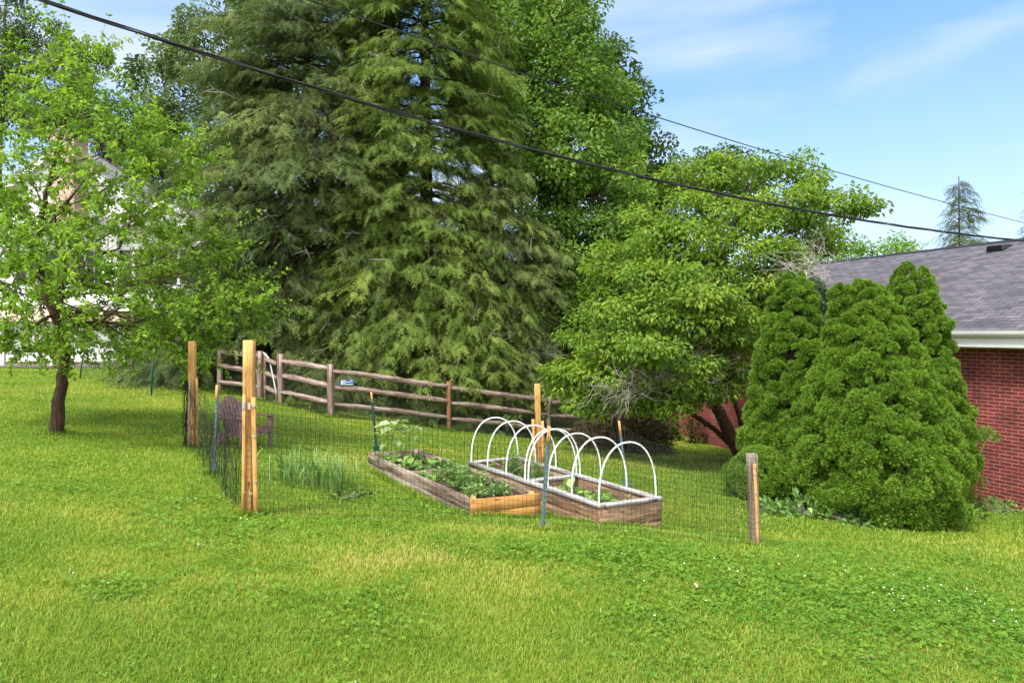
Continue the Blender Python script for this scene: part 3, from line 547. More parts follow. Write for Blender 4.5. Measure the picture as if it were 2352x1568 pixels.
_, CNT['pp'] = broad_tree('purple_plum_tree', 'small dark purple leaved tree beside the pale house roof', tk([(240,820),(238,600),(236,400)], 34), .12, [(235,350,24,30),(225,390,22,30),(250,375,18,26),(230,430,30,30)], 34, L['purple'], M['bark'],
    leaf=(.14,.09), clump=.35, per_clump=40, fill=1.1, seed=37, depth=.8, simple=True)
fr = [(1590,365,40,28),(1640,360,40,28),(1690,365,45,28),(1560,410,50,40),(1640,420,70,40),(1730,390,40,30),(1600,480,80,60),(1720,470,80,60)]
_, CNT['fr'] = broad_tree('maple_tree', 'far dark tree showing just above the dogwood crown', tk([(1650,840),(1650,600),(1650,420)], 42), .25, fr, 42, L['darkleaf'], M['bark'],
    leaf=(.22,.14), clump=.6, per_clump=80, fill=1.0, seed=38, depth=1.0, tint0=.6, simple=True)
lg = [(1900,570,45,35),(1950,555,40,28),(1990,575,45,25),(2045,562,45,25),(2080,575,30,18),(1860,590,50,40),(1990,600,120,40)]
_, CNT['lg'] = broad_tree('maple_tree', 'light green tree top peeking over the brick house roof ridge', tk([(1980,800),(1980,700),(1975,600)], 31), .16, lg, 31, L['young'], M['bark'],
    leaf=(.14,.09), clump=.4, per_clump=50, fill=1.0, seed=39, depth=1.0, tint0=.5, simple=True)
b = on_ground(2205, 800, 34)
_, CNT['fh'] = hemlock('far_hemlock', 'sparse dark hemlock top beyond the brick house ridge, nearer its middle', b, float((HY-405)/F*34+EYE-b[2]), 2.9, L['hemlock'], nbr=190, seed=24, low=.25, tint0=.26, deadn=0, m=4, spray=.36, dens=1.5, tier=False, trunk_r=.09,
    prof=lambda u: (1-u)**.85)
b = on_ground(2395, 800, 34)
_, CNT['fh2'] = hemlock('far_hemlock', 'sparse dark hemlock cut by the right edge of the view beyond the roof', b, float((HY-400)/F*34+EYE-b[2]), 3.0, L['hemlock'], nbr=180, seed=25, low=.25, tint0=.26, deadn=0, m=4, spray=.36, dens=1.5, tier=False, trunk_r=.12,
    prof=lambda u: (1-u)**.85)

# --- young bright tree on the left lawn
yt = [(170,120,70,55,.2),(215,190,60,50,.6),(110,180,60,50,-.4),(50,160,50,60,.8),(10,250,60,70,.2),(200,270,100,55,-.9),(330,250,55,30,.4),(290,320,80,40,-.2),(395,295,40,18,.3),
      (110,300,90,60,1.2),(240,390,110,55,-1.2),(50,400,100,70,-.6),(360,400,90,45,.6),(440,360,30,18,.2),(150,480,120,60,1.3),(310,500,120,55,-1.2),(440,480,60,35,.3),(20,520,100,70,.4),(-60,450,90,90,1),
      (200,590,130,55,-1.5),(370,590,110,50,1.0),(480,560,60,40,-.3),(40,640,100,60,1.2),(-60,660,90,80,0),(280,660,120,45,1.5),(430,660,110,45,-1.0),(540,625,45,40,.2),(120,700,120,45,-1.6),(560,700,60,40,.3),
      (330,735,120,40,-1.4),(490,735,90,40,1.0),(200,765,110,35,1.2),(60,765,90,35,-.6),(420,775,90,28,.4),(560,755,55,25,-.5),(0,590,70,60,-1.2),(610,700,30,18,.2),(100,560,110,60,-.5),(60,800,80,28,.9),(240,800,90,28,-.4),(350,805,70,24,.6),(480,790,60,25,-.9),(150,810,60,22,1.0),(430,805,50,20,.2),(20,790,60,30,-.8)]
yt = [(l[0], l[1], l[2], l[3], abs(l[4])*.7+.45) if l[0] >= 370 and l[1] > 500 else l for l in yt]
_, CNT['yt'] = broad_tree('young_tree', 'airy bright green young tree with one dark leaning trunk on the left lawn', [on_ground(130,997,10.8)-np.array([0,0,.05]), P(140,880,10.8), P(152,790,10.8), P(110,690,10.8), P(85,600,10.9), P(100,470,10.8), P(140,330,10.8), P(165,180,10.8)], .088,
    yt, 10.8, L['young'], M['bark'], leaf=(.075,.042), clump=.34, per_clump=78, fill=2.6, twig=True, seed=41, depth=1.0, tint0=.52, droop=.22, tip=.25, limb_r=.36, first=.34)
# --- dogwood in front of the brick wall
dw = [(1850,385,35,45,.3),(1880,430,55,40,0),(1700,395,110,45,.5),(1590,420,80,45,.2),(1800,470,120,50,-.3),(1930,465,65,30,.2),(1985,470,30,12,0),(1500,505,60,40,.2),(1640,500,140,55,-.6),(1560,560,120,45,-.8),
      (1850,545,90,45,.2),(1720,590,140,50,-.8),(1440,585,70,40,.1),(1400,640,70,40,.2),(1530,650,140,50,-1.4),(1680,680,120,45,-1.3),(1360,690,60,45,.1),(1470,720,130,45,-1.5),(1620,745,130,45,-1.8),(1340,760,55,40,0),(1430,795,110,42,-1.2),
      (1560,810,130,45,-2.0),(1690,775,70,35,-1.2),(1350,835,60,35,-.4),(1300,880,40,25,-.2),(1430,860,100,40,-1.4),(1560,875,90,35,-1.8),(1660,850,60,30,-1.2),(1500,920,70,22,-1.2),(1380,905,60,25,-.6),(1760,640,80,50,-.5),(1735,720,60,45,-1),(1715,850,45,35,-1.2),(1640,905,60,22,-1.7),(1560,932,60,18,-2),(1330,930,50,20,-.3),(1420,940,60,18,-.8),(1285,850,25,20,0),(1600,690,90,40,-2.2),(1500,790,90,35,-2.4)]
dt = [on_ground(1712,1045,16.9)-np.array([0,0,.05]), P(1660,960,16.6), P(1612,880,16.3), P(1600,780,16.2), P(1640,640,16.2), P(1700,500,16.3), P(1720,420,16.3)]
DW, CNT['dw'] = broad_tree('dogwood_tree', 'broad yellow green dogwood with layered branches shading the brick wall', dt, .16, dw, 16.2, L['dogwood'], M['bark'], leaf=(.105,.057), clump=.36, per_clump=96, fill=2.1,
    seed=42, depth=1.0, tint0=.52, droop=.35, flat=.5, tip=.13, limb_r=.42, first=.25, tintvar=.10)
for pts in ([(1716,1045),(1700,960),(1675,880),(1690,760)], [(1722,1040),(1735,950),(1738,850),(1730,700)], [(1706,1048),(1640,985),(1560,930),(1470,880)]):
    pp = [P(x, y, 16.9-.15*i) for i, (x, y) in enumerate(pts)]; v, f = tube_mesh(np.array(pp), np.linspace(.075, .035, 4), 7); obj('stem', mesh_np(v, f, smooth=True), M['bark'], DW)
def twigs(name, boxes, n, seed, mat, parent, Z, r=.006):
    rg = np.random.default_rng(seed); a, b_, ra, rb = [], [], [], []
    for i in range(n):
        x, y, rx, ry = boxes[i % len(boxes)]; p = P(x+rg.normal(0,rx*.5), y+rg.normal(0,ry*.5), Z+rg.normal(0,.25)); d = nrm(rg.normal(size=3)+np.array([-.5,-.1,.25]))
        for k in range(5):
            e = p+d*rg.uniform(.08,.2); a.append(p); b_.append(e); ra.append(r*(1-.17*k)); rb.append(r*(1-.17*(k+1)))
            f = p+nrm(d+rg.normal(0,.9,3))*rg.uniform(.08,.25); a.append(p); b_.append(f); ra.append(r*.5); rb.append(r*.25)
            d = nrm(d+rg.normal(0,.35,3)); p = e
    v, f = seg_mesh(np.array(a), np.array(b_), np.array(ra), np.array(rb), 3); return obj(name, mesh_np(v, [f]), mat, parent)
twigs('dead_twigs', [(1590,850,70,35),(1500,865,60,25),(1640,860,60,30),(1430,900,60,25)], 190, 43, M['twig_dead'], DW, 14.3, .006)
b = on_ground(1870, 1080, 13.0); BS = root('bare_shrub', 'leafless grey twigs reaching up in front of the shingle roof', 'shrub', b)
twigs('twigs', [(1830,620,35,35),(1880,600,30,30),(1900,640,25,40)], 60, 44, M['twig_dead'], BS, 13.6, .005)
v, f = tube_mesh(np.array([b, P(1872,850,13.4), P(1865,700,13.6), P(1850,620,13.6)]), np.array([.03,.025,.018,.008]), 5); obj('stem', mesh_np(v, f), M['twig_dead'], BS)

# --- conical spruces beside the brick house
def spruce(name, label, base, H, R0, peaks, seed, nl=420, tufts=150, mat='spruce', lump=.205, needle=.029, ex=.52):
    rg = np.random.default_rng(seed); base = np.array(base, float); R = root(name, label, 'shrub', base)
    def rad(u): return R0*np.power(np.clip(1-u, 0, 1), ex)*(.66+.34*np.sin(np.clip(u/.22, 0, 1)*1.5708))
    C, S_ = [], []
    for px, hh, rs in peaks:
        k = int(nl*rs); v_ = (np.arange(k)+.5)/k; u = 1-np.sqrt(1-v_*.985); u = np.clip(u+rg.normal(0,.012,k), 0, .985); u = np.concatenate([u, np.linspace(.70,.985,int(20+22*rs))]); k = len(u); az = np.arange(k)*2.39996+rg.normal(0,.22,k); lobe = 1+.07*np.sin(az*4+u*7+seed)+.05*np.sin(az*7-u*15)+rg.normal(0,.045,k)
        r = rad(u)*lobe*rs**.6*.93; z = base[2]+.17+u*(H*hh-.17)
        C.append(np.stack([base[0]+px*u+r*np.cos(az), base[1]+r*np.sin(az), z], 1)); S_.append(lump*rg.uniform(.75,1.35,k)*(1-.64*u))
    C = np.concatenate(C); S_ = np.concatenate(S_); S_ = np.where(C[:,1] > base[1]+.35*R0, S_*1.15, S_)
    ax = np.array([base[0], base[1], 0]); outw = C-ax; outw[:,2] = .55*np.linalg.norm(outw[:,:2], axis=1); outw = nrm(outw)
    n = len(C); q1 = 16; m = max(8, tufts//9)
    dv = nrm(rg.normal(size=(n, q1, 3))+outw[:,None,:]*1.1); sub = C[:,None,:]+dv*S_[:,None,None]*np.array([1,1,.72])*rg.uniform(.75,1.05,(n,q1,1)); sr_ = S_[:,None]*rg.uniform(.26,.44,(n,q1))
    d2 = nrm(rg.normal(size=(n, q1, m, 3))+dv[:,:,None,:]*.9+np.array([0,0,.35])); rr = rg.uniform(.80,1.05,(n,q1,m,1))
    o = (sub[:,:,None,:]+d2*rr*sr_[:,:,None,None]).reshape(-1, 3); d = (d2+rg.normal(0,.35,d2.shape)+np.array([0,0,.2])).reshape(-1, 3)
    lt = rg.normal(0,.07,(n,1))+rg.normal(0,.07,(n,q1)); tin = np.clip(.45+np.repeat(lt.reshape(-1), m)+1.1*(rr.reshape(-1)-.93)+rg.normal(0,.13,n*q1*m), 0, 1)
    d = nrm(d); K = len(o); V = []
    for k in range(3):
        dd = nrm(d+rg.normal(0,.5,d.shape)); s = nrm(np.cross(dd, rg.normal(size=d.shape))); l = (needle*rg.uniform(.6,1.3,K))[:,None]
        V.append(np.stack([o-s*l*.20, o+s*l*.20, o+dd*l*1.1], 1))
    V = np.concatenate(V).reshape(-1, 3); Ft = np.arange(len(V)).reshape(-1, 3)
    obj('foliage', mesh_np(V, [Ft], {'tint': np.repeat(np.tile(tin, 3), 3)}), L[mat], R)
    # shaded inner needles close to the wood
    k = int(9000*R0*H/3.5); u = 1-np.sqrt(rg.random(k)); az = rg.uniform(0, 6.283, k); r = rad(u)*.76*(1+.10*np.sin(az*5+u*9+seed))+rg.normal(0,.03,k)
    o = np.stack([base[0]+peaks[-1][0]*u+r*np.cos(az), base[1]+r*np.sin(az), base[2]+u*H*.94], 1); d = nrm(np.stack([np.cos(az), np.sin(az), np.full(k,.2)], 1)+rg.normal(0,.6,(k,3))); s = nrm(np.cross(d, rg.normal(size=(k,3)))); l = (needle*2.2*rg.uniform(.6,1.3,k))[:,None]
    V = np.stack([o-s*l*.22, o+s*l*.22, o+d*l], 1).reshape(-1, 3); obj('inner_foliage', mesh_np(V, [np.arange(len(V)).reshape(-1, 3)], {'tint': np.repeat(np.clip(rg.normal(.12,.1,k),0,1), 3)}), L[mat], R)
    # closed twig core; the shade inside the shrub is put into its dark colour
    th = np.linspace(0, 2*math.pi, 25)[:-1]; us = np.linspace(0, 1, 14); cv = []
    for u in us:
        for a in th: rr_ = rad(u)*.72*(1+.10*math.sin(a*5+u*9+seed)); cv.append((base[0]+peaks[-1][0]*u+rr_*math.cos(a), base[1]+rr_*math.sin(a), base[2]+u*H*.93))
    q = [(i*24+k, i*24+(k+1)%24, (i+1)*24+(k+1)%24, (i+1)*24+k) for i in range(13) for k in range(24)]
    obj('branches', mesh_np(np.array(cv), [np.array(q)]), M['twig_shade'], R)
    return R
def hgt(base, y, Z): return float(P(0, y, Z)[2]-base[2])
b = on_ground(2018, 1175, 9.5); spruce('dwarf_spruce', 'biggest conical dwarf spruce with twin tips, nearest the viewer beside the brick house', b, hgt(b, 646, 9.5), 1.03, [(-.50,.985,.36),(-.17,1.0,1.0)], 51, 290, 560, ex=.64)
b = on_ground(2092, 1120, 11.7); spruce('dwarf_spruce', 'rounded conical dwarf spruce close to the brick wall, behind the biggest spruce', b, hgt(b, 610, 11.7), .86, [(0,1.0,1.0)], 52, 280, 500, ex=.45)
b = on_ground(1822, 1100, 11.3); spruce('dwarf_spruce', 'narrow conical dwarf spruce left of the biggest spruce, nearest the wire garden', b, hgt(b, 626, 11.3), .66, [(0,1.0,1.0)], 53, 240, 500, ex=.45)
b = on_ground(1748, 1120, 10.3); spruce('spruce_mound', 'low spruce mound left of the narrow spruce, behind the short grey post', b, .72, .38, [(0,1,1)], 54, 34, 350)
b = on_ground(2120, 1192, 9.2); spruce('spruce_mound', 'low rounded spruce mound at the right foot of the biggest spruce', b, .46, .42, [(0,1,1)], 55, 30, 350)
b = on_ground(2255, 1010, 11.9); 
b = on_ground(1868, 1090, 11.6); spruce('blue_spruce', 'bluish spiky spruce tip leaning against the narrow green spruce', b, hgt(b, 640, 11.6), .55, [(0,1,1)], 56, 200, 110, 'spruce_blue', .16, .055)

# --- loose understorey
def leafy(name, label, cat, px, py, Z, w, h, n, leaf, mat, seed, group=None, stems=6, tint0=.45, d=None, simple=False, stem_mat=None, lift=0.0, zb=None):
    rg = np.random.default_rng(seed); b = on_ground(px, py, Z) if zb is None else np.array(P(px, py, Z)); 
    if zb is not None: b[2] = zb
    R = root(name, label, cat, b, group); d = d or w
    o = rg.normal(size=(n, 3)); o = nrm(o)*(rg.random((n, 1))**.4); o[:,2] = np.abs(o[:,2]); p = b+o*np.array([w/2, d/2, h])+np.array([0,0,lift+.02])
    dd = o*1.0+rg.normal(0,.5,o.shape)+np.array([0,0,-.1]); nn = np.array([0,0,1.])+rg.normal(0,.45,o.shape)
    sc = rg.uniform(.6,1.25,n); V, Fs, t = leaf_mesh(p, dd, nn, leaf[0]*sc, leaf[1]*sc, np.clip(tint0+rg.normal(0,.2,n), 0, 1), simple=simple)
    obj('leaves', mesh_np(V, Fs, {'tint': t}), mat, R)
    k = min(n, stems*5); a = b+rg.normal(0,.03,(k,3))*np.array([1,1,0]); v, f = seg_mesh(a, p[:k], np.full(k,.004), np.full(k,.002), 3); obj('stems', mesh_np(v, [f]), stem_mat or M['twig_dead'], R)
    return R
leafy('dry_juniper', 'brown half dead shrub below the dogwood at the end of the rail fence', 'shrub', 1425, 1003, 18.6, 2.7, 1.05, 5200, (.20,.03), L['brown'], 61, stems=60, stem_mat=M['bark'])
leafy('shrub', 'low dark green bush at the shaded far corner of the brick wall', 'shrub', 1525, 1000, 21.2, 1.0, .7, 900, (.10,.06), L['darkleaf'], 62, stems=20, stem_mat=M['bark'])
leafy('shrub', 'dark climbing bush covering the brick wall behind the dogwood trunk', 'shrub', 1590, 1020, 20.6, .7, 1.5, 260, (.09,.06), L['darkleaf'], 63, stems=20, stem_mat=M['bark'], d=.5)
for i, (x, y, Z, w, h, lb) in enumerate([(1850,1172,9.3,.7,.28,'broad leaved weed with large leaves under the narrow spruce'),(1960,1195,9.0,1.0,.16,'low weeds in front of the biggest spruce'),(2190,1185,9.7,.8,.25,'tall weeds growing between the spruces and the brick wall'),(2290,1180,11.6,1.2,.18,'low weeds along the foot of the brick wall'),(1775,1185,9.3,.6,.16,'low weeds behind the short grey post')]):
    leafy('weed_plant', lb, 'weeds', x, y, Z, w, h, 150, (.10,.055), L['veg'], 70+i, tint0=.3, stems=8)
leafy('spruce_sprig', 'stray spruce branch sticking out in front of the bricks', 'branch', 2262, 1012, 11.6, .42, .22, 900, (.045,.012), L['spruce'], 77, zb=float(P(0,1012,11.6)[2]), tint0=.5, stems=10)
def woodland():
    rg = np.random.default_rng(81); n = 34000; x = rg.uniform(-34, 16, n); k = rg.integers(0, 90, n); cx = rg.uniform(-34, 16, 90); cy = rg.uniform(41, 49, 90); cz = rg.uniform(.2, 6.0, 90)
    p = np.stack([cx[k], cy[k], cz[k]], 1)+rg.normal(size=(n,3))*np.array([1.3,1.0,1.0]); p[:,2] = G(p[:,0], p[:,1])*.6+np.abs(p[:,2])
    V, Fs, t = leaf_mesh(p, rg.normal(size=p.shape)+np.array([0,0,-.3]), np.array([0,0,1.])+rg.normal(0,.5,p.shape), rg.uniform(.25,.45,n), rg.uniform(.15,.28,n), np.clip(.4+rg.normal(0,.25,n), 0, 1), simple=True)
    tag(obj('woodland', mesh_np(V, Fs, {'tint': t}), L['darkleaf']), 'dark far woodland undergrowth behind the garden trees', 'woodland', kind='stuff')
woodland()
print('COUNTS', CNT)

# ------------------------------------------------------------------ brick house on the right
def brick_house():
    B = EYE-3.75; A = np.array([8.93, 12.6, B]); rz = math.atan2(.932, -.362)
    R = root('brick_house', 'single storey red brick house with purple grey shingle roof at right', 'house', A, None, rz)
    wt = EYE-.252-B; x0, x1 = -7.0, 10.85
    MB().bx(x0, x1, -10, 0, 0, wt).build('wall', M['brick'], R, True)
    MB().bx(x0, x1-.02, -.05, .03, 0, .42).build('foundation', M['black'], R, True)
    zr = EYE+2.316-B; p = .42; ye = .42; ze = zr-p*(5+ye)
    for sgn, nm in ((1, 'front'), (-1, 'back')):
        yy = lambda y: y if sgn > 0 else -10-y
        poly = [(x0-.3, yy(ye), ze), (x0-.3, -5, zr), (x0-.3, -5, zr-.10), (x0-.3, yy(ye), ze-.06)]
        MB().prism(poly, (x1-x0+.65, 0, 0)).build('roof', M['shingle'], R, True)
    MB().prism([(x0-.3,-4.86,zr-.045),(x0-.3,-5,zr+.022),(x0-.3,-5.14,zr-.045),(x0-.3,-5,zr-.02)], (x1-x0+.66,0,0)).build('ridge_cap', M['black'], R, True)
    MB().prism([(x1,-10,wt),(x1,0,wt),(x1,-5,zr-.12)], (.03,0,0)).build('gable', M['white'], R, True)
    g = MB(); zt = ze-.005
    g.prism([(x0-.3,ye-.01,zt-.10),(x0-.3,ye+.06,zt-.10),(x0-.3,ye+.10,zt-.05),(x0-.3,ye+.115,zt+.012),(x0-.3,ye+.09,zt+.012),(x0-.3,ye+.075,zt-.04),(x0-.3,ye-.01,zt-.07)], (x1-x0+.6,0,0)); g.build('gutter', M['white'], R, True)
    MB().bx(x0-.25, x1+.3, ye-.035, ye-.012, wt+.002, zt-.03).build('fascia', M['white'], R, True)
    MB().bx(x0-.25, x1+.3, .034, ye-.036, wt+.004, wt+.03).build('soffit', M['white'], R, True)
    MB().bx(x0, x1, .002, .032, wt-.03, wt+.02).build('frieze_board', M['white'], R, True)
    # low black vent on the roof slope
    c = P(2296, 566, 1.0)-np.array([0,0,EYE]); best = None
    ex = np.array([math.cos(rz), math.sin(rz), 0]); ey = np.array([-math.sin(rz), math.cos(rz), 0])
    for Z in np.arange(11, 22, .01):
        q = P(2296, 572, Z); lo = q-A; ly = lo@ey; lx = lo@ex; zz = zr+p*(-5-ly) if ly > -5 else 1e9
        e = abs(lo[2]-zz)
        if best is None or e < best[0]: best = (e, lx, ly, lo[2])
    _, lx, ly, lz = best
    v = MB(); a = np.array([lx, ly, lz]); sl = np.array([0, -.92, .388]); up = np.array([0, .388, .92])
    q = lambda s, u, w: a+np.array([1,0,0])*s+sl*u+up*w
    v.add([q(-.2,-.2,.02),q(.2,-.2,.02),q(.2,.22,.02),q(-.2,.22,.02),q(-.17,-.17,.15),q(.17,-.17,.15),q(.13,.18,.045),q(-.13,.18,.045)], [(0,1,5,4),(1,2,6,5),(2,3,7,6),(3,0,4,7),(4,5,6,7),(0,3,2,1)]); v.build('roof_vent', M['black'], R, True)
brick_house()

# ------------------------------------------------------------------ pale two storey house far left
def white_house():
    Z = 28.5; px = lambda x, z=Z: float((x-CX)/F*z); pz = lambda y, z=Z: float(EYE-(y-HY)/F*z)
    g0 = float(G(px(150), Z)); R = root('white_house', 'white two storey house with garage and porch half hidden behind the young tree', 'house', (px(150), Z, g0))
    zb = g0-.3
    def sl(name, x0, x1, y0, y1, d0, d1, mat): return MB().bx(px(x0), px(x1), Z+d0, Z+d1, pz(y1) if y1 < 2000 else zb, pz(y0)).build(name, M[mat], R)
    # tall main block with gable
    gx = [px(-160), px(245), px(245), px(52), px(-160)]
    MB().prism([(px(-190),Z+2.2,zb),(px(236),Z+2.2,zb),(px(236),Z+2.2,pz(436)),(px(66),Z+2.2,pz(304)),(px(-190),Z+2.2,pz(505))], (0,7,0)).build('wall', M['siding'], R)
    rf = MB()
    for a, b_ in (((66,300),(256,448)), ((66,300),(-210,517))):
        rf.prism([(px(a[0]),Z+1.9,pz(a[1])),(px(b_[0]),Z+1.9,pz(b_[1])),(px(b_[0]),Z+1.9,pz(b_[1])+.16),(px(a[0]),Z+1.9,pz(a[1])+.16)], (0,7.6,0))
    rf.build('roof', M['shingle_grey'], R)
    tr = MB()
    for a, b_ in (((66,301),(258,450)), ((66,301),(-210,518))):
        tr.prism([(px(a[0]),Z+1.86,pz(a[1])),(px(b_[0]),Z+1.86,pz(b_[1])),(px(b_[0]),Z+1.86,pz(b_[1])-.28),(px(a[0]),Z+1.86,pz(a[1])-.28)], (0,.03,0))
    tr.build('rake_board', M['white'], R)
    ch = MB().bx(px(70), px(128), Z+1.2, Z+2.19, zb, pz(283)).build('chimney', M['brick_tan'], R)
    MB().bx(px(66), px(132), Z+1.12, Z+2.27, pz(283), pz(277)).build('chimney_cap', M['stone'], ch); 
    WL
    # porch wing: siding wall, white posts with dark screened openings
    sl('wing_wall', 10, 232, 520, 704, .5, 6, 'siding')
    sl('wing_wall', 232, 505, 520, 704, .3, 6, 'siding')
    for i, (x0, x1) in enumerate([(20,62),(70,118),(126,176),(184,198),(203,234),(268,300),(306,350),(356,404),(412,455),(460,500)]):
        d = .47 if x1 <= 234 else .27
        w = sl('screen_window', x0, x1, 573, 650, d-.03, d+.05, 'dark_glass')
    for x0, x1 in [(234,246),(249,257),(258,267)]: sl('porch_post', x0, x1, 540, 704, .02, .25, 'white')
    for x0 in (302,352,406,456,501): sl('porch_post', x0-3, x0+4, 573, 704, .12, .26, 'white')
    sl('fascia', 5, 510, 512, 524, -.2, .45, 'white')
    # wing roof: slope seen at left, gable facing the garden at right
    MB().prism([(px(140),Z-.35,pz(520)),(px(140),Z+5,pz(462)),(px(140),Z+5,pz(462)+.14),(px(140),Z-.35,pz(520)+.14)], (px(385)-px(140),0,0)).build('wing_roof', M['shingle_grey'], R)
    MB().prism([(px(285),Z+.05,pz(520)),(px(474),Z+.05,pz(520)),(px(381),Z+.05,pz(462))], (0,5.5,0)).build('gable', M['siding'], R)
    gr = MB(); rb = MB()
    for b_ in ((276,524),(484,524)):
        gr.prism([(px(381),Z-.3,pz(457)),(px(b_[0]),Z-.3,pz(b_[1])),(px(b_[0]),Z-.3,pz(b_[1])+.12),(px(381),Z-.3,pz(457)+.12)], (0,6,0))
        rb.prism([(px(381),Z-.34,pz(457)+.03),(px(b_[0]),Z-.34,pz(b_[1])+.03),(px(b_[0]),Z-.34,pz(b_[1])-.2),(px(381),Z-.34,pz(457)-.2)], (0,.035,0))
    gr.build('gable_roof', M['shingle_grey'], R); rb.build('rake_board', M['white'], R)
    # garage level
    sl('garage_wall', -190, 292, 704, 5000, .6, 6, 'brick_tan')
    MB().prism([(px(-190),Z-.1,pz(738)),(px(292),Z-.1,pz(738)),(px(292),Z+.62,pz(706)),(px(-190),Z+.62,pz(706))][:4], (0,.02,.05)).build('awning_roof', M['brick_tan'], R)
    for x0, x1 in ((-130,-20),(-8,96),(142,262)):
        d = MB(); n = 4
        for i in range(n):
            y0 = 742+(833-742)*i/n; y1 = 742+(833-742)*(i+1)/n-1.2; d.bx(px(x0), px(x1), Z+.52, Z+.585, pz(y1), pz(y0))
        d.build('garage_door', M['white'], R)
    for x0, x1 in ((-19,-10),(97,103),(136,141),(263,269)): sl('door_trim', x0, x1, 738, 5000, .45, .59, 'white')
    MB().bx(px(270), px(276), Z+.35, Z+.5, zb, pz(735)).build('downspout', M['white'], R)
    sl('porch_pillar', 505, 530, 755, 5000, .2, 1.0, 'brick_tan'); sl('porch_pillar', 284, 300, 704, 5000, .2, .6, 'brick_tan')
    sl('porch_floor', 232, 532, 704, 716, 0, 5.9, 'white'); sl('back_wall', 300, 500, 716, 5000, 5.0, 5.3, 'stone')
white_house()

# black car parked under the porch, mostly behind foliage
def car():
    Z = 28.0; c = P(402, 800, Z); c[2] = float(G(c[0], c[1])); R = root('parked_car', 'black car parked in the shade under the porch behind the young tree', 'car', c)
    prof = [(-2.1,.35),(-2.1,.75),(-1.75,.88),(-1.15,.95),(-.6,1.42),(.75,1.45),(1.45,.98),(2.0,.88),(2.1,.6),(2.1,.35)]
    MB().prism([(c[0]+x*.52, c[1]-.8, c[2]+z) for x, z in prof], (0,1.6,0)).build('body', M['black'], R, bevel=.05)
    MB().prism([(c[0]+x*.52, c[1]-.815, c[2]+z) for x, z in [(-1.0,.97),(-.55,1.36),(.7,1.39),(1.25,.99)]], (0,.02,0)).build('window', M['dark_glass'], R)
    for x in (-.68, .66):
        th = np.linspace(0, 2*math.pi, 21)[:-1]
        w = MB().prism([(c[0]+x+.31*math.cos(t), c[1]-.86, c[2]+.31+.31*math.sin(t)) for t in th], (0,.2,0)).build('wheel', M['cable'], R)
        MB().prism([(c[0]+x+.18*math.cos(t), c[1]-.875, c[2]+.31+.18*math.sin(t)) for t in th], (0,.03,0)).build('rim', M['steel'], w, True).location = (0,0,0)
car()
def log():
    b = on_ground(342, 838, 26.2); R = root('cut_log', 'thick cut log with pale furrowed bark standing at the driveway edge', 'log', b)
    rg = np.random.default_rng(3); th = np.linspace(0, 2*math.pi, 33)[:-1]; V = []
    for z, k in ((-.03,1.06),(.12,1.0),(.24,.92),(.33,.80)):
        for t in th: r = .31*k*(1+.06*math.sin(t*9)+.03*math.sin(t*17+1)); V.append((b[0]+r*1.05*math.cos(t)-.12*z, b[1]+r*math.sin(t), b[2]+z))
    q = [(i*32+k, i*32+(k+1)%32, (i+1)*32+(k+1)%32, (i+1)*32+k) for i in range(3) for k in range(32)]
    obj('bark', mesh_np(np.array(V), [np.array(q)], smooth=True), noise_mat('pale_bark', [(.3,(.10,.08,.07)),(.6,(.36,.31,.29))], (18,18,2.5), 6, .9, 1.), R)
    obj('cut_face', mesh_np(np.array(V[96:])+np.array([0,0,.002]), [np.arange(32)[None,:]]), M['bed2_wood'], R)
log()

# stone retaining wall on the far bank
def stone_wall():
    b = on_ground(640, 797, 31); R = root('stone_wall', 'low dry stone retaining wall on the bank beyond the rail fence', 'wall', b); rg = np.random.default_rng(8); m = MB()
    for row in range(4):
        x = b[0]-2.9
        while x < b[0]+3.4:
            w = rg.uniform(.22,.6); z = b[2]-.1+row*.17; hh = .15*rg.uniform(.85,1.05)
            m.box((x+w/2, b[1]+.1*row+rg.normal(0,.025), z+hh/2+.015*math.sin(x)), (w/2-.012, .16, hh/2)); x += w
    m.build('stones', M['stone'], R, bevel=.025)
stone_wall()

# ------------------------------------------------------------------ split rail fence
def chain_link(name, segs, R, mat, s=.062, r=.0030):
    a, b = [], []
    for (q0, q1, h0, h1) in segs:
        q0 = np.array(q0); q1 = np.array(q1); Ln = np.linalg.norm((q1-q0)[:2]); H = h1-h0; W2 = lambda u, v: q0+(q1-q0)*(u/Ln)[:,None]+np.array([0,0,1.])*(h0+v)[:,None]
        u0 = np.arange(-H, Ln, s)
        for sg in (1, -1):
            st = np.clip(u0, 0, Ln); en = np.clip(u0+H, 0, Ln); va = (st-u0); vb = (en-u0); ok = en > st+.01
            if sg < 0: va, vb = H-va, H-vb
            a.append(W2(st, va)[ok]); b.append(W2(en, vb)[ok])
        a.append(W2(np.array([0.]), np.array([H]))); b.append(W2(np.array([Ln]), np.array([H])))
    a = np.concatenate(a); b = np.concatenate(b); v, f = seg_mesh(a, b, np.full(len(a), r), np.full(len(a), r), 3); return obj(name, mesh_np(v, [f]), mat, R)
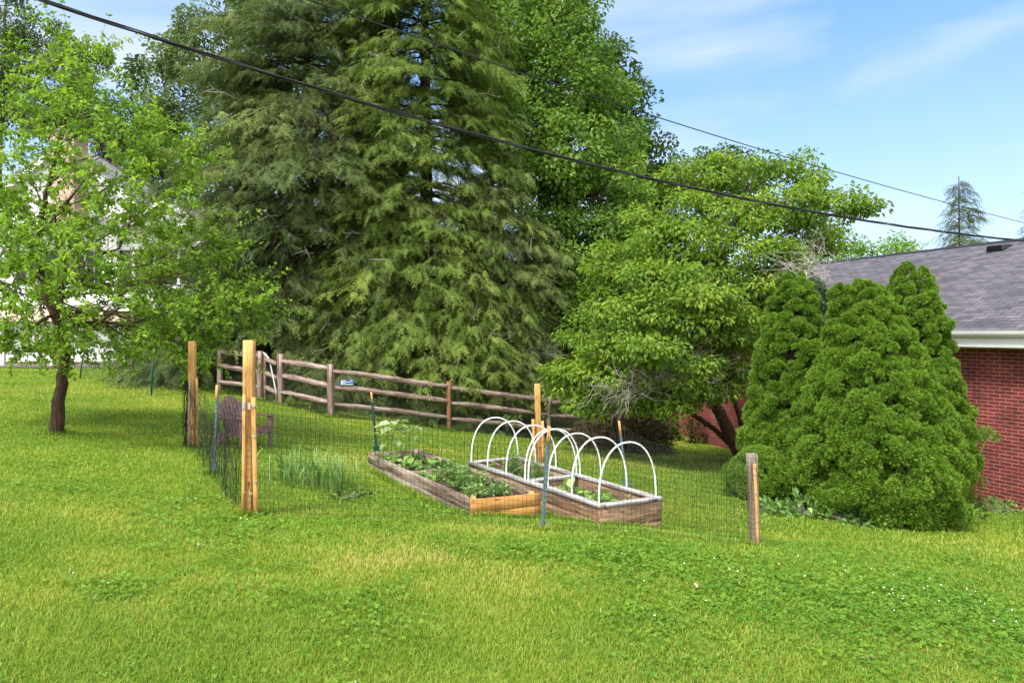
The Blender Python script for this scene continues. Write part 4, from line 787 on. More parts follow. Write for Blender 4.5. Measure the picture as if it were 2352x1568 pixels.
def rail_fence():
    pts = [(505,902,18.2,795),(597,921,17.35,806),(645,928.5,17.0,813),(760,957,16.2,836),(1031,988,17.7,876),(1260,1011,19.2,911),(1452,1020,20.9,930)]
    base = [P(x, y, Z) for x, y, Z, t in pts]; top = [P(x, t, Z)[2] for x, y, Z, t in pts]
    R = root('split_rail_fence', 'weathered three rail split rail fence backed with chain link, beyond the vegetable garden', 'fence', base[3])
    for i, p in enumerate(base):
        w = [.13,.135,.15,.135,.115,.12,.12][i]
        beam('post', p-np.array([0,0,.15]), [p[0]+[.0,.0,.0,-.01,.0,.01,0][i], p[1], top[i]], w, w*.85, M['post_brown'] if i in (4,) else M['rail_wood'], R, up=(.3,1,0), n=5, rough=.010, seed=i, ch=.02)
    for i in range(6):
        if i == 1: continue
        a, b = base[i], base[i+1]; ha = top[i]-a[2]; hb = top[i+1]-b[2]
        for k, fr in enumerate((.88,.58,.26)):
            e = nrm(b-a)*np.array([1,1,0])*.05
            beam('rail', a+np.array([0,0,ha*fr])-e, b+np.array([0,0,hb*(fr+(.02 if k == 0 else 0))])+e, .08, .128 if k < 2 else .115, M['rail_wood'], R, n=10, rough=.016, taper=.2, seed=20+i*3+k, ch=.016)
    off = np.array([.03,.10,0]); chain_link('chain_link', [(base[0]+off, base[1]+off, -.02, 1.05)], R, M['wire_grey']); chain_link('chain_link', [(base[i]+off, base[i+1]+off, -.02, 1.05) for i in range(2, 6)], R, M['wire_grey'])
    # gate between the thick posts
    g0, g1 = base[1]+np.array([.12,.03,0]), base[2]-np.array([.10,-.03,0])
    GT = root('fence_gate', 'narrow split rail gate with a diagonal metal brace', 'gate', g0)
    beam('stile', g0+np.array([0,0,.05]), g0+np.array([0,0,1.2]), .09, .08, M['rail_wood'], GT, up=(.3,1,0), n=4, rough=.008, seed=50, ch=.012)
    for k, fr in enumerate((1.0,.66,.30)): beam('rail', g0+np.array([0,0,fr+.06]), g1+np.array([0,0,fr-.02]), .06, .11, M['rail_wood'], GT, n=6, rough=.008, taper=.1, seed=60+k, ch=.012)
    v, f = tube_mesh(np.array([g0+np.array([-.02,-.09,1.22]), g0+np.array([.14,-.09,1.05]), g1+np.array([0,-.09,.34]), g1+np.array([.01,-.09,.12])]), .022, 6); obj('brace', mesh_np(v, f, smooth=True), M['steel'], GT)
    chain_link('chain_link', [(g0+np.array([0,.06,0]), g1+np.array([0,.06,0]), 0, 1.0)], GT, M['wire_grey'])
    # the second run further back
    q = [P(665,905,21.5), P(520,870,23.0), P(400,845,24.5)]
    for p in q: p[2] = float(G(p[0], p[1]))
    R2 = root('split_rail_fence', 'short brown rail fence run further up the bank behind the gate', 'fence', q[0])
    for i, p in enumerate(q): beam('post', p-np.array([0,0,.1]), p+np.array([0,0,1.3]), .13, .11, M['post_brown'], R2, up=(.3,1,0), n=3, rough=.006, seed=70+i, ch=.015)
    for i in range(2):
        for k, fr in enumerate((1.06,.7,.34)): beam('rail', q[i]+np.array([0,0,fr]), q[i+1]+np.array([0,0,fr]), .07, .11, M['rail_wood'], R2, n=7, rough=.008, taper=.14, seed=80+i*3+k, ch=.014)
    # blue sign wired to the chain link
    s0 = base[3]*.885+base[4]*.115; d = nrm((base[4]-base[3])*np.array([1,1,0])); z = float(P(0,877,16.45)[2]); c = np.array([s0[0], s0[1], z])-np.array([0,.0,0])+np.array([.02,-.02,0]); n_ = np.array([d[1],-d[0],0]); e = np.array([0,0,1.])
    SG = root('warning_sign', 'small blue and white rectangular sign hung on the chain link next to a post', 'sign', c-e*.065)
    def pl(x0, x1, z0, z1, lift, nm, mat):
        q4 = [c+d*x0+e*z0, c+d*x1+e*z0, c+d*x1+e*z1, c+d*x0+e*z1]; return MB().prism([p+n_*lift for p in q4], n_*.003).build(nm, mat, SG)
    pl(-.165,.165,-.065,.065,.02,'panel', plain('sign_blue', (.035,.075,.36), .4, 0, .05)); wh = plain('sign_white', (.75,.77,.80), .4, 0, .04); bk = plain('sign_ink', (.06,.06,.07), .5, 0, .05)
    pl(-.13,-.02,-.050,.050,.024,'white_field', wh); pl(-.015,.14,.002,.018,.024,'stripe', wh); pl(-.015,.15,-.056,-.042,.024,'stripe', wh); pl(.09,.15,.042,.054,.024,'stripe', wh)
    for k, zz in enumerate((.022,-.004,-.032)): pl(-.10,-.03,zz,zz+.009,.028,'line_of_print', bk)
rail_fence()

# ------------------------------------------------------------------ wire fence round the vegetable garden
def wire_panel(name, path, tops, R, mat, sx=.042, sz=.058, r=.0014, low=0.0, seed=0, wob=.012):
    """welded mesh between ground points; tops = height above ground at each point"""
    rg = np.random.default_rng(seed); path = np.array(path); seglen = np.linalg.norm(np.diff(path, axis=0)[:,:2], axis=1); cum = np.concatenate([[0], np.cumsum(seglen)]); Ln = cum[-1]
    def at(s, f):   # f 0..1 up the mesh
        x = np.interp(s, cum, path[:,0]); y = np.interp(s, cum, path[:,1]); h = np.interp(s, cum, tops)
        w = wob*np.sin(s*5+f*3+seed)+wob*.6*np.sin(s*11-f*7)
        return np.stack([x+w*.2, y+w, G(x, y)+low+h*f+.25*wob*np.sin(s*7+f*2)], 1)
    a, b = [], []
    s = np.arange(0, Ln, sx); s = s+rg.normal(0, sx*.05, len(s)); K = 8
    for k in range(K):
        a.append(at(s, np.full(len(s), k/K))); b.append(at(s, np.full(len(s), (k+1)/K)))
    nz_ = int(max(tops)/sz); g = np.linspace(0, Ln, int(Ln/.16)+2)
    for k in range(nz_+1):
        q = at(g, np.full(len(g), k/nz_)); a.append(q[:-1]); b.append(q[1:])
    a = np.concatenate(a); b = np.concatenate(b); v, f = seg_mesh(a, b, np.full(len(a), r), np.full(len(a), r), 3); return obj(name, mesh_np(v, [f]), mat, R)
def garden_fence():
    c1 = on_ground(570,1182,6.5); c2 = on_ground(1735,1258,6.8); c0 = on_ground(441,1026,10.2); c3 = on_ground(1238,1061,12.1)
    R = root('garden_fence', 'wire mesh fence on timber and steel posts enclosing the raised beds', 'fence', c1)
    def cedar(p, ytop, w, lean=(0,0), name='timber_post', mat='cedar', seed=0, label=None):
        Z = p[1]; zt = float(P(0, ytop, Z)[2]); o = beam(name, p-np.array([0,0,.12]), [p[0]+lean[0], p[1]+lean[1], zt], w, w, M[mat], R, up=(0,1,0), n=6, rough=.0035, seed=seed, ch=.006)
        if label: o['label'] = label
        return o
    pA = cedar(c1, 781, .092, (.012,0), seed=1, label='tallest yellow timber post at the near left corner'); pB = cedar(c0, 783, .090, (.005,0), seed=2, label='yellow timber post at the far left corner with bunched black netting')
    pC = cedar(c3, 881, .098, (-.03,.02), seed=3, label='yellow timber post at the far corner behind the hoops'); pD = cedar(c2, 1041, .088, (-.035,0), mat='old_post', seed=4, label='short grey timber post at the near right corner')
    z = lambda y, Z: float(P(0, y, Z)[2])
    # nailing battens
    def bat(x0, y0, x1, y1, Z, w, d, mat='cedar', seed=0): beam('batten', P(x0,y0,Z), P(x1,y1,Z), w, d, M[mat], R, up=(0,1,0), n=5, rough=.003, seed=seed, ch=.003)
    bat(588,1188,582,912,6.44,.042,.018,seed=11); bat(558,1180,561,906,6.42,.028,.02,seed=12)
    bat(1740,1262,1733,1064,6.72,.028,.02,seed=13); bat(434,1026,436,868,10.05,.03,.02,'old_post',14); bat(454,1024,452,868,10.14,.03,.02,seed=15)
    bat(1229,1062,1224,962,12.0,.05,.02,seed=16); bat(1248,1062,1246,966,12.0,.05,.02,seed=17)
    # washers and bolts
    def bolt(x, y, Z, r=.014):
        c = P(x, y, Z); th = np.linspace(0, 2*math.pi, 13)[:-1]; m = MB().prism([(c[0]+r*math.cos(t), c[1], c[2]+r*math.sin(t)) for t in th], (0,.004,0)); m.prism([(c[0]+r*.45*math.cos(t), c[1]-.01, c[2]+r*.45*math.sin(t)) for t in th[::2]], (0,.012,0)); m.build('bolt', M['steel'], R)
    for x, y in ((583,932),(584.5,1002),(587,1105),(588.5,1178)): bolt(x, y, 6.42)
    for x, y in ((560,926),(573,927)):
        bolt(x, y, 6.41, .012); c = P(x, y+5, 6.41); MB().bx(c[0]-.012, c[0]+.012, c[1]-.012, c[1]-.004, c[2]-.03, c[2]+.03).build('hinge_clip', M['steel'], R)
    for x, y in ((562,1130),(577,1133)): bolt(x, y, 6.41, .010)
    for x, y in ((1734,1072),(1735,1089),(1737,1133),(1739,1196),(1741,1247)): bolt(x, y, 6.70, .009)
    # steel T posts with timber caps
    def tpost(xb, yb, Zd, xt, yt, ycap, mat, yaw, seed, label):
        b = P(xb, yb, Zd); t = P(xt, yt, Zd+.02); up = nrm(t-b); ax = np.array([math.cos(yaw), math.sin(yaw), 0]); ay = np.array([-math.sin(yaw), math.cos(yaw), 0]); w = .021
        sec = [(-w,0),(w,0),(w,.005),(.003,.005),(.003,.032),(-.003,.032),(-.003,.005),(-w,.005)]
        m = MB().prism([b-up*.05+ax*p+ay*q for p, q in sec], t-b+up*.05)
        n = int(np.linalg.norm(t-b)/.055)
        for i in range(1, n): c = b+(t-b)*i/n; m.box(c-ay*.004, (.006,.005,.010), np.stack([ax, ay, up], 1))
        for s in (-1, 1): m.box(b+up*.03+ax*s*.035+ay*.006, (.02,.003,.055), np.stack([ax, ay, up], 1))
        o = m.build('steel_post', M[mat], R); o['label'] = label
        c = P(xt+(xt-xb)*(yt-ycap)/max(1,(yb-yt)), ycap, Zd+.02); beam('post_cap', t-up*.08, c, .030, .030, M['cedar'], R, up=(0,1,0), n=2, seed=seed, ch=.003)
    tpost(1246,1221,6.62,1260,1000,978,'tpost_blue',.25,21,'blue grey steel post at the middle of the near side')
    tpost(490,1082,8.28,498,905,884,'tpost_blue',-.6,22,'pale blue steel post on the left side wrapped in netting')
    tpost(866,1036,11.3,854,912,900,'tpost_green',.3,23,'dark green leaning steel post at the back')
    tpost(1441,1116,10.0,1424,985,966,'tpost_blue',.5,24,'blue grey steel post on the right side')
    mid = on_ground(1246,1221,6.66); lft = on_ground(490,1082,8.26); bk = on_ground(866,1036,11.3); rt = on_ground(1441,1116,10.0)
    d = np.array([0,-.06,0])
    wire_panel('wire_mesh', [c1+d, mid+d, c2+d], [1.09,.93,.88], R, M['wire'], seed=1)
    wire_panel('wire_mesh', [c1+d, lft+d*.5, c0], [1.09,.85,.97], R, M['wire'], seed=2, sx=.085, sz=.075, r=.0012)
    wire_panel('wire_mesh', [c0, bk, c3], [.95,.88,.92], R, M['wire'], seed=3, sx=.055, sz=.065, r=.0013)
    wire_panel('wire_mesh', [c3, rt, c2], [.95,.86,.88], R, M['wire_grey'], seed=4, sx=.05, sz=.10, r=.0013)
    # loose black netting bunched along the left side
    rg = np.random.default_rng(9); a, b = [], []
    for i in range(62):
        u = rg.random()**.8; s0 = c0+(c1-c0)*np.clip(u+rg.normal(0,.02), 0, .97); s1 = c0+(c1-c0)*np.clip(u*.93+rg.normal(.03,.05), 0, .98)
        top = .93-.30*math.sin(math.pi*min(1, u*1.1))+rg.normal(0,.05); p = s1+np.array([rg.normal(-.02,.02), rg.normal(-.05,.03), top]); q = s0+np.array([-.05,-.08,.02]); n = 9; prev = p
        for k in range(1, n+1):
            f = k/n; e = p*(1-f)+q*f+np.array([.05*math.sin(f*4+i), .03*math.sin(f*6+i*2), 0])*(f*(1-f)*3)+rg.normal(0,.006,3); a.append(prev); b.append(e); prev = e
    for i in range(20):    # swags
        u0, u1 = rg.uniform(0,.5), rg.uniform(.4,.97); p = c0+(c1-c0)*u0; q = c0+(c1-c0)*u1; h0 = rg.uniform(.3,.95); h1 = rg.uniform(.05,.8); prev = None
        for k in range(13):
            f = k/12; e = p*(1-f)+q*f; e = np.array([e[0]-.04, e[1]-.07, float(G(e[0],e[1]))+h0*(1-f)+h1*f-.35*f*(1-f)*h0])+rg.normal(0,.005,3); e[2] = max(e[2], float(G(e[0],e[1]))+.01)
            if prev is not None: a.append(prev); b.append(e)
            prev = e
    for i in range(34):    # gathered on the far corner post
        x = c0+np.array([rg.normal(-.045,.025), -.07+rg.normal(0,.02), 0]); prev = x+np.array([0,0,.93+rg.normal(0,.03)])
        for k in range(1, 9):
            e = x+np.array([rg.normal(0,.008)+.012*math.sin(k+i), rg.normal(0,.008), .93*(1-k/8)]); a.append(prev); b.append(e); prev = e
    a = np.array(a); b = np.array(b); v, f = seg_mesh(a, b, np.full(len(a), .0021), np.full(len(a), .0021), 3); obj('netting', mesh_np(v, [f]), M['netting'], R)
garden_fence()

# ------------------------------------------------------------------ raised beds
def soil(name, poly, z, R, seed):
    n = 24; a, b, c, d = poly; V = []
    for i in range(n+1):
        for j in range(n+1):
            u, v = i/n, j/n; q = (a*(1-u)+b*u)*(1-v)+(d*(1-u)+c*u)*v; V.append((q[0], q[1], z(q)+.03*(fbm(np.array([q[0]*6+seed]), np.array([q[1]*6]))[0]-.5)*2))
    Fq = [(i*(n+1)+j, (i+1)*(n+1)+j, (i+1)*(n+1)+j+1, i*(n+1)+j+1) for i in range(n) for j in range(n)]
    obj(name, mesh_np(np.array(V), [np.array(Fq)], smooth=True), M['soil'], R)
UPZ = np.array([0,0,1.])
def bed_one():
    fl, fr, br, bl = [np.array(p) for p in BED1]; R = root('raised_bed', 'weathered grey raised bed with a fresh yellow front board and no hoops', 'garden bed', fl*np.array([1,1,0])+UPZ*float(G(fl[0],fl[1])))
    def side(a, b, hs, mat, w=.035, seed=0):
        z = 0
        for k, h in enumerate(hs): beam('side_board', a-UPZ*(z+h/2), b-UPZ*(z+h/2), w, h-.003, mat, R, n=8, rough=.0035, seed=seed+k, ch=.004); z += h
    ex = nrm(fr-fl)*.02; ey = nrm(bl-fl)*.02
    side(fl+ey*.0+ex, bl-ey*0+ex, (.14,.15), M['grey_wood'], seed=1); side(fr-ex, br-ex, (.14,.15), M['grey_wood'], seed=3)
    side(bl+ex*2.2, br-ex*2.2, (.14,.15), M['grey_wood'], seed=5)
    z = 0
    for k, h in enumerate((.135,.125)):
        o = beam('end_board', fl-ey-UPZ*(z+h/2)-ex*.3, fr-ey-UPZ*(z+h/2)+ex*.3, .036, h-.003, M['cedar_board'], R, n=8, rough=.003, seed=8+k, ch=.004); o['label'] = 'fresh yellow front board'; z += h
    t = .53; beam('divider', fl+(bl-fl)*t+ex*2.2-UPZ*.07, fr+(br-fr)*t-ex*2.2-UPZ*.07, .035, .13, M['grey_wood'], R, n=6, rough=.003, seed=11, ch=.004)
    for k, p in enumerate((fl+ex*3.2+ey*2.4, fr-ex*3.2+ey*2.4, br-ex*3.2-ey*2.4, bl+ex*3.2-ey*2.4)): beam('corner_post', p-UPZ*.34, p+UPZ*.012, .055, .055, M['cedar'] if k < 2 else M['grey_wood'], R, up=(0,1,0), n=2, seed=14+k, ch=.003)
    soil('soil', [fl+ex*2+ey, fr-ex*2+ey, br-ex*2-ey, bl+ex*2-ey], lambda q: (fl[2]+br[2])/2-.10, R, 1)
bed_one()
def bed_two():
    fl, fr, br, bl = [np.array(p) for p in BED2]; R = root('raised_bed', 'tan raised bed with pale capping boards under a row of white hoops', 'garden bed', fl*np.array([1,1,0])+UPZ*float(G(fl[0],fl[1])))
    ex = nrm(fr-fl)*.02; ey = nrm(bl-fl)*.02
    def side(nm, a, b, hs, seed=0):
        z = .036
        for k, h in enumerate(hs): beam(nm, a-UPZ*(z+h/2), b-UPZ*(z+h/2), .036, h-.003, M['bed2_wood'], R, n=8, rough=.0035, seed=seed+k, ch=.004); z += h
    side('side_board', fl+ex*1.3+ey, bl+ex*1.3-ey, (.155,.15,.14), 31); side('side_board', fr-ex*1.3+ey, br-ex*1.3-ey, (.155,.15,.14), 34)
    side('end_board', fl+ey*1.2, fr+ey*1.2, (.23,.12), 37); side('end_board', bl-ey*1.2, br-ey*1.2, (.155,.15), 39)
    for k, (a, b) in enumerate(((fl-ey*.0+ex*1.2, bl+ex*1.2), (fr-ex*1.2, br-ex*1.2))): beam('capping', a-UPZ*.017, b-UPZ*.017, .085, .036, M['cap_wood'], R, n=8, rough=.002, seed=41+k, ch=.004)
    beam('capping', fl+ex*3.4+ey*1.4-UPZ*.016, fr-ex*3.4+ey*1.4-UPZ*.016, .085, .036, M['cap_wood'], R, n=4, rough=.002, seed=43, ch=.004); beam('capping', bl+ex*3.4-ey*1.4-UPZ*.016, br-ex*3.4-ey*1.4-UPZ*.016, .085, .036, M['cap_wood'], R, n=4, rough=.002, seed=44, ch=.004)
    t = .50; a = fl+(bl-fl)*t; b = fr+(br-fr)*t; beam('divider', a+ex*3.4-UPZ*.02, b-ex*3.4-UPZ*.02, .085, .04, M['cap_wood'], R, n=4, rough=.002, seed=45, ch=.004); beam('divider', a+ex*2.4-UPZ*.12, b-ex*2.4-UPZ*.12, .036, .15, M['bed2_wood'], R, n=4, rough=.002, seed=46, ch=.004)
    soil('soil', [fl+ex*2+ey, fr-ex*2+ey, br-ex*2-ey, bl+ex*2-ey], lambda q: (fl[2]+br[2])/2-.17, R, 2)
    for k, (s, hh) in enumerate(((.022,.63),(.185,.62),(.345,.61),(.487,.61),(.512,.60),(.665,.60),(.83,.60),(.985,.60))):
        p = fl+(bl-fl)*s+ex*1.5; q = fr+(br-fr)*s-ex*1.5; c = (p+q)/2; u = (q-p)/2; th = np.linspace(0, math.pi, 33)
        sw = .02*math.sin(k*2.1); path = [c-u*np.sign(math.cos(t_))*abs(math.cos(t_))**.92+UPZ*(hh*math.sin(t_)**.80)+ey/.02*sw*math.sin(t_) for t_ in th]
        path = [p-UPZ*.06]+path+[q-UPZ*.06]; v, f = tube_mesh(np.array(path), .0098, 8); obj('hoop', mesh_np(v, f, smooth=True), M['pvc'], R)
bed_two()

# ------------------------------------------------------------------ vegetables
z1 = float((BED1[0][2]+BED1[2][2])/2-.10); z2 = float((BED2[0][2]+BED2[2][2])/2-.17)
def onbed(bed, u, v, z): q = (bed[0]*(1-u)+bed[1]*u)*(1-v)+(bed[3]*(1-u)+bed[2]*u)*v; return np.array([q[0], q[1], z])
def veg(name, label, cat, c, w, h, n, leaf, mat, seed, tint0, group=None, simple=False, droop=.2, up=1.0):
    rg = np.random.default_rng(seed); R = root(name, label, cat, c, group); o = nrm(rg.normal(size=(n,3)))*rg.random((n,1))**.5; o[:,2] = np.abs(o[:,2]); p = c+o*np.array([w/2,w/2,h])+np.array([0,0,.015])
    dd = o*np.array([1,1,.3])+rg.normal(0,.3,o.shape); nn = np.array([0,0,up])+rg.normal(0,.35,o.shape); sc = rg.uniform(.6,1.2,n)
    V, Fs, t = leaf_mesh(p, dd, nn, leaf[0]*sc, leaf[1]*sc, np.clip(tint0+rg.normal(0,.2,n),0,1), simple=simple, droop=droop); obj('leaves', mesh_np(V, Fs, {'tint': t}), mat, R)
    v, f = seg_mesh(np.repeat(c[None],n,0)+rg.normal(0,.012,(n,3))*np.array([1,1,0]), p, np.full(n,.0035), np.full(n,.002), 3); obj('stems', mesh_np(v, [f]), mat_stem, R)
mat_stem = plain('green_stem', (.12,.20,.05), .6)
for i, (u, v, w, lb) in enumerate([(.22,.86,.26,'squash seedling with round leaves beside the sunflower stems'),(.30,.72,.30,'pale squash plant at the left edge of the hoopless bed'),(.55,.66,.26,'bright yellow green squash plant just behind the bed divider'),(.72,.86,.24,'bean plant below the back right corner of the hoopless bed'),(.80,.68,.24,'leafy bean plant along the right board of the hoopless bed'),(.86,.585,.2,'small bean plant behind the right end of the divider')]):
    veg('squash_plant' if i < 3 else 'bean_plant', lb, 'plant', onbed(BED1, u, v, z1), w, .12, 26 if i < 3 else 60, (.11,.105) if i < 3 else (.06,.04), L['veg'], 100+i, .55 if i < 3 else .30)
for i, (u, v, w, h, lf, t0, lb) in enumerate([(.22,.44,.26,.13,(.11,.10),.75,'round leaved squash in front of the divider of the hoopless bed'),(.52,.42,.34,.26,(.055,.03),.38,'tomato plant with yellow flowers in the middle of the hoopless bed'),(.40,.27,.34,.18,(.06,.035),.35,'tomato plant in front of the flowering tomato'),(.72,.30,.34,.20,(.05,.026),.42,'feathery tomato plant along the right board'),(.30,.13,.28,.14,(.055,.03),.40,'low tomato plant near the yellow end board'),(.66,.12,.34,.16,(.05,.026),.45,'low bushy tomato filling the near right corner of the hoopless bed'),(.80,.47,.26,.18,(.05,.028),.4,'tomato plant beside the right end of the divider')]):
    veg('tomato_plant' if i else 'squash_plant', lb, 'plant', onbed(BED1, u, v, z1), w, h, 130 if i else 22, lf, L['veg'], 110+i, t0)
for i, (u, v, w, h, n, lf, t0, lb) in enumerate([(.30,.93,.26,.16,90,(.05,.022),.3,'dark leafy plant at the back of the hooped bed'),(.45,.80,.36,.36,260,(.06,.016),.35,'tall wispy plant gone to seed among the far hoops'),(.62,.68,.34,.28,200,(.06,.02),.35,'bushy plant among the far hoops beside the seeding plant'),(.40,.62,.28,.2,130,(.055,.02),.3,'small leafy plant behind the divider of the hooped bed'),(.35,.36,.40,.17,40,(.13,.12),.85,'bright green squash in front of the hooped bed divider'),(.58,.27,.34,.14,30,(.12,.11),.8,'lower bright squash between the near hoops'),(.42,.15,.34,.16,120,(.08,.025),.65,'young pepper plant between the nearest two hoops'),(.68,.09,.34,.11,120,(.08,.016),.55,'low grassy herb at the near end of the hooped bed')]):
    veg('squash_plant' if 'squash' in lb else 'leafy_plant', lb, 'plant', onbed(BED2, u, v, z2), w, h, n, lf, L['veg'], 120+i, t0)
def dry_stems():
    c = onbed(BED2, .45, .82, z2); R = root('dried_plant', 'pale dry bent stems standing among the far hoops', 'plant', c); a, b = [], []; rg = np.random.default_rng(4)
    for i in range(9):
        p = c+rg.normal(0,.06,3)*np.array([1,1,0]); d = nrm(np.array([rg.normal(0,.5), rg.normal(0,.3), 1.]))
        for k in range(4): e = p+d*.11; a.append(p); b.append(e); p = e; d = nrm(d+rg.normal(0,.3,3)+np.array([0,0,-.12*k]))
    a = np.array(a); b = np.array(b); v, f = seg_mesh(a, b, np.full(len(a),.004), np.full(len(a),.003), 4); obj('stems', mesh_np(v, [f]), noise_mat('straw', [(.3,(.35,.27,.16)),(.7,(.5,.42,.3))], (9,9,9)), R)
dry_stems()
def sunflower(px, py, ztop, u, v, seed, lb):
    c = onbed(BED1, u, v, z1); t = P(px, py, c[1]); rg = np.random.default_rng(seed); R = root('sunflower_seedling', lb, 'plant', c)
    path = bez(c-UPZ*.03, (c+t)/2+np.array([rg.normal(0,.02),0,.03]), t, np.linspace(0,1,10)); vv, ff = tube_mesh(path, np.linspace(.0085,.006,10), 6); parts = [(vv, ff)]
    n = 9; az = np.arange(n)*2.4+rg.random()*6; k = np.array([1 if i < 6 else .75 for i in range(n)]); d = np.stack([np.cos(az), np.sin(az), np.array([.25 if i < 6 else -.15 for i in range(n)])], 1); p0 = np.stack([path[-1]-UPZ*(.02*i if i < 6 else .06*(i-4)) for i in range(n)])
    ln = rg.uniform(.13,.19,n)*k; p1 = p0+d*(ln*.38)[:,None]; parts.append((lambda q: (q[0], [q[1]]))(seg_mesh(p0, p1, np.full(n,.0035), np.full(n,.0025), 4)))
    V2, F2 = join(parts); obj('stem', mesh_np(V2, F2, smooth=True), mat_stem, R)
    V, Fs, tt = leaf_mesh(p1, d+np.array([0,0,-.15]), np.array([0,0,1.])+rg.normal(0,.25,(n,3)), ln, ln*.78, np.clip(.6+rg.normal(0,.25,n),0,1), fold=.12, droop=.3); obj('leaves', mesh_np(V, Fs, {'tint': tt}), L['pale'], R)
sunflower(894, 978, 0, .14, .93, 131, 'left sunflower seedling with drooping pale leaves by the dark green post'); sunflower(908, 968, 0, .20, .89, 132, 'tallest sunflower seedling with a crown of broad pale leaves'); sunflower(948, 980, 0, .52, .90, 133, 'right sunflower seedling standing apart near the bed corner')
def brick_lump():
    c = onbed(BED1, .63, .80, z1); R = MB().box(c+UPZ*.03, (.045,.03,.03), np.array([[.9,-.43,0],[.43,.9,0],[0,0,1]])).build('loose_brick', M['brick_red_loose'], None, bevel=.006); tag(R, 'broken piece of red brick lying on the bed soil', 'brick')
brick_lump()
def straps(name, label, px, py, Z, w, n, h, seed):
    rg = np.random.default_rng(seed); b = on_ground(px, py, Z); R = root(name, label, 'plant', b); V = []; T = []
    c = b+rg.normal(size=(n,3))*np.array([w*.27,w*.20,0]); c[:,2] = G(c[:,0], c[:,1]); az = rg.uniform(0,6.28,n); out_ = nrm(c-b+1e-4)*np.array([1,1,0]); d = nrm(np.stack([np.cos(az),np.sin(az),np.zeros(n)],1)*.8+out_*.7); H = h*rg.uniform(.55,1.1,n); bend = rg.uniform(.3,1.25,n); s = nrm(np.cross(d, UPZ)); wd = rg.uniform(.006,.012,n); K = 6
    rows = []
    for k in range(K+1):
        t = k/K; p = c+d*(H*bend*t**1.8)[:,None]*.75+UPZ*(H*(t-.62*bend*t**3.2))[:,None]; ww = (wd*(1-t**2.2)*(.6+.4*min(1,t*4))+.0004)[:,None]; rows += [p-s*ww, p+s*ww]
    V = np.stack(rows, 1).reshape(-1, 3); i = (np.arange(n)*2*(K+1))[:,None]; Fq = np.concatenate([i+np.array([2*k,2*k+1,2*k+3,2*k+2]) for k in range(K)]); t = np.clip(.45+rg.normal(0,.22,n),0,1)
    obj('leaves', mesh_np(V, [Fq], {'tint': np.repeat(t, 2*(K+1))}, True), L['strap'], R)
straps('daylily_clump', 'tall clump of strap leaves growing in the grass left of the beds', 722, 1100, 8.4, .92, 240, .58, 141)
leafy('weed_plant', 'low weeds on a bare soil patch in front of the strap leaf clump', 'weeds', 795, 1142, 7.75, .55, .06, 90, (.06,.04), L['darkleaf'], 142, stems=3, tint0=.6)
leafy('sapling_weed', 'green weeds growing around the sapling inside the far wire cage', 'weeds', 320, 868, 20.0, 1.4, .12, 200, (.12,.06), L['veg'], 143, stems=5, tint0=.5)

# ------------------------------------------------------------------ brown garden chair
def chair():
    c = on_ground(560, 1034, 10.75); R = root('garden_chair', 'dark brown plastic slatted garden chair on the lawn behind the tallest post', 'chair', c, None, math.radians(-33)); R.scale = (.84, .84, .80); m = M['plastic']
    # fan back: boards in a plane leaning backwards
    lean = math.radians(24); ax = np.array([-math.sin(lean), 0, math.cos(lean)]); o = np.array([-.16, 0, .26]); K = 7; nb = np.array([math.cos(lean), 0, math.sin(lean)]); bk = MB()
    tops = [.60,.68,.73,.75,.73,.68,.60]
    for i in range(K):
        f0, f1 = (i-K/2)/K, (i+1-K/2)/K; g = .009; b0, b1 = f0*.42, f1*.42; m0, m1 = f0*.56, f1*.56; t0, t1 = f0*.50, f1*.50
        prof = [(b0+g,0),(b1-g,0),(m1-g,.42),(t1-g,tops[i]-(.03 if i > 3 else 0)),((t0+t1)/2, tops[i]+.012),(t0+g,tops[i]-(.03 if i < 3 else 0)),(m0+g,.42)]
        bk.prism([o+np.array([0,1,0])*y+ax*h+nb*(.05*(y*2)**2) for y, h in prof], -nb*.022)
    for h in (.12,.40): bk.prism([o-nb*.024+np.array([0,y,0])+ax*z for y, z in ((-.25,h),(.25,h),(.25,h+.07),(-.25,h+.07))], -nb*.02)
    bk.build('backrest', m, R, True)
    st = MB()
    for i in range(6):
        x0 = -.20+i*.098; z = lambda x: .255+.115*(x+.2)/.55+.02*((x-.05)/.3)**2
        st.add([(x0,-.26,z(x0)),(x0+.09,-.26,z(x0+.09)),(x0+.09,.26,z(x0+.09)),(x0,.26,z(x0)),(x0,-.26,z(x0)-.025),(x0+.09,-.26,z(x0+.09)-.025),(x0+.09,.26,z(x0+.09)-.025),(x0,.26,z(x0)-.025)], [(0,1,2,3),(7,6,5,4),(0,4,5,1),(1,5,6,2),(2,6,7,3),(3,7,4,0)])
    st.bx(.375,.40,-.27,.27,.26,.385); st.build('seat', m, R, True)
    for s in (-1, 1):
        y0, y1 = (s*.275-.012, s*.275+.012)
        MB().prism([(-.52,y0,0),(-.43,y0,0),(.02,y0,.22),(.40,y0,.27),(.40,y0,.35),(-.05,y0,.31),(-.30,y0,.27)], (0,y1-y0,0)).build('rear_leg', m, R, True)
        yy = s*.31; MB().prism([(.33,yy-.03,0),(.385,yy-.03,0),(.40,yy-.03,.30),(.43,yy-.03,.565),(.27,yy-.03,.565),(.33,yy-.03,.50),(.335,yy-.03,.30)], (0,.06,0)).build('front_leg', m, R, True, bevel=.008)
        MB().prism([(-.36,yy-.05*1,.54),(-.36,yy+.04,.54),(-.1,yy+.055,.555),(.42,yy+.065,.575),(.455,yy+.03,.577),(.455,yy-.03,.577),(.42,yy-.065,.575),(-.1,yy-.05,.555)], (0,0,.026)).build('armrest', m, R, True, bevel=.006)
chair()

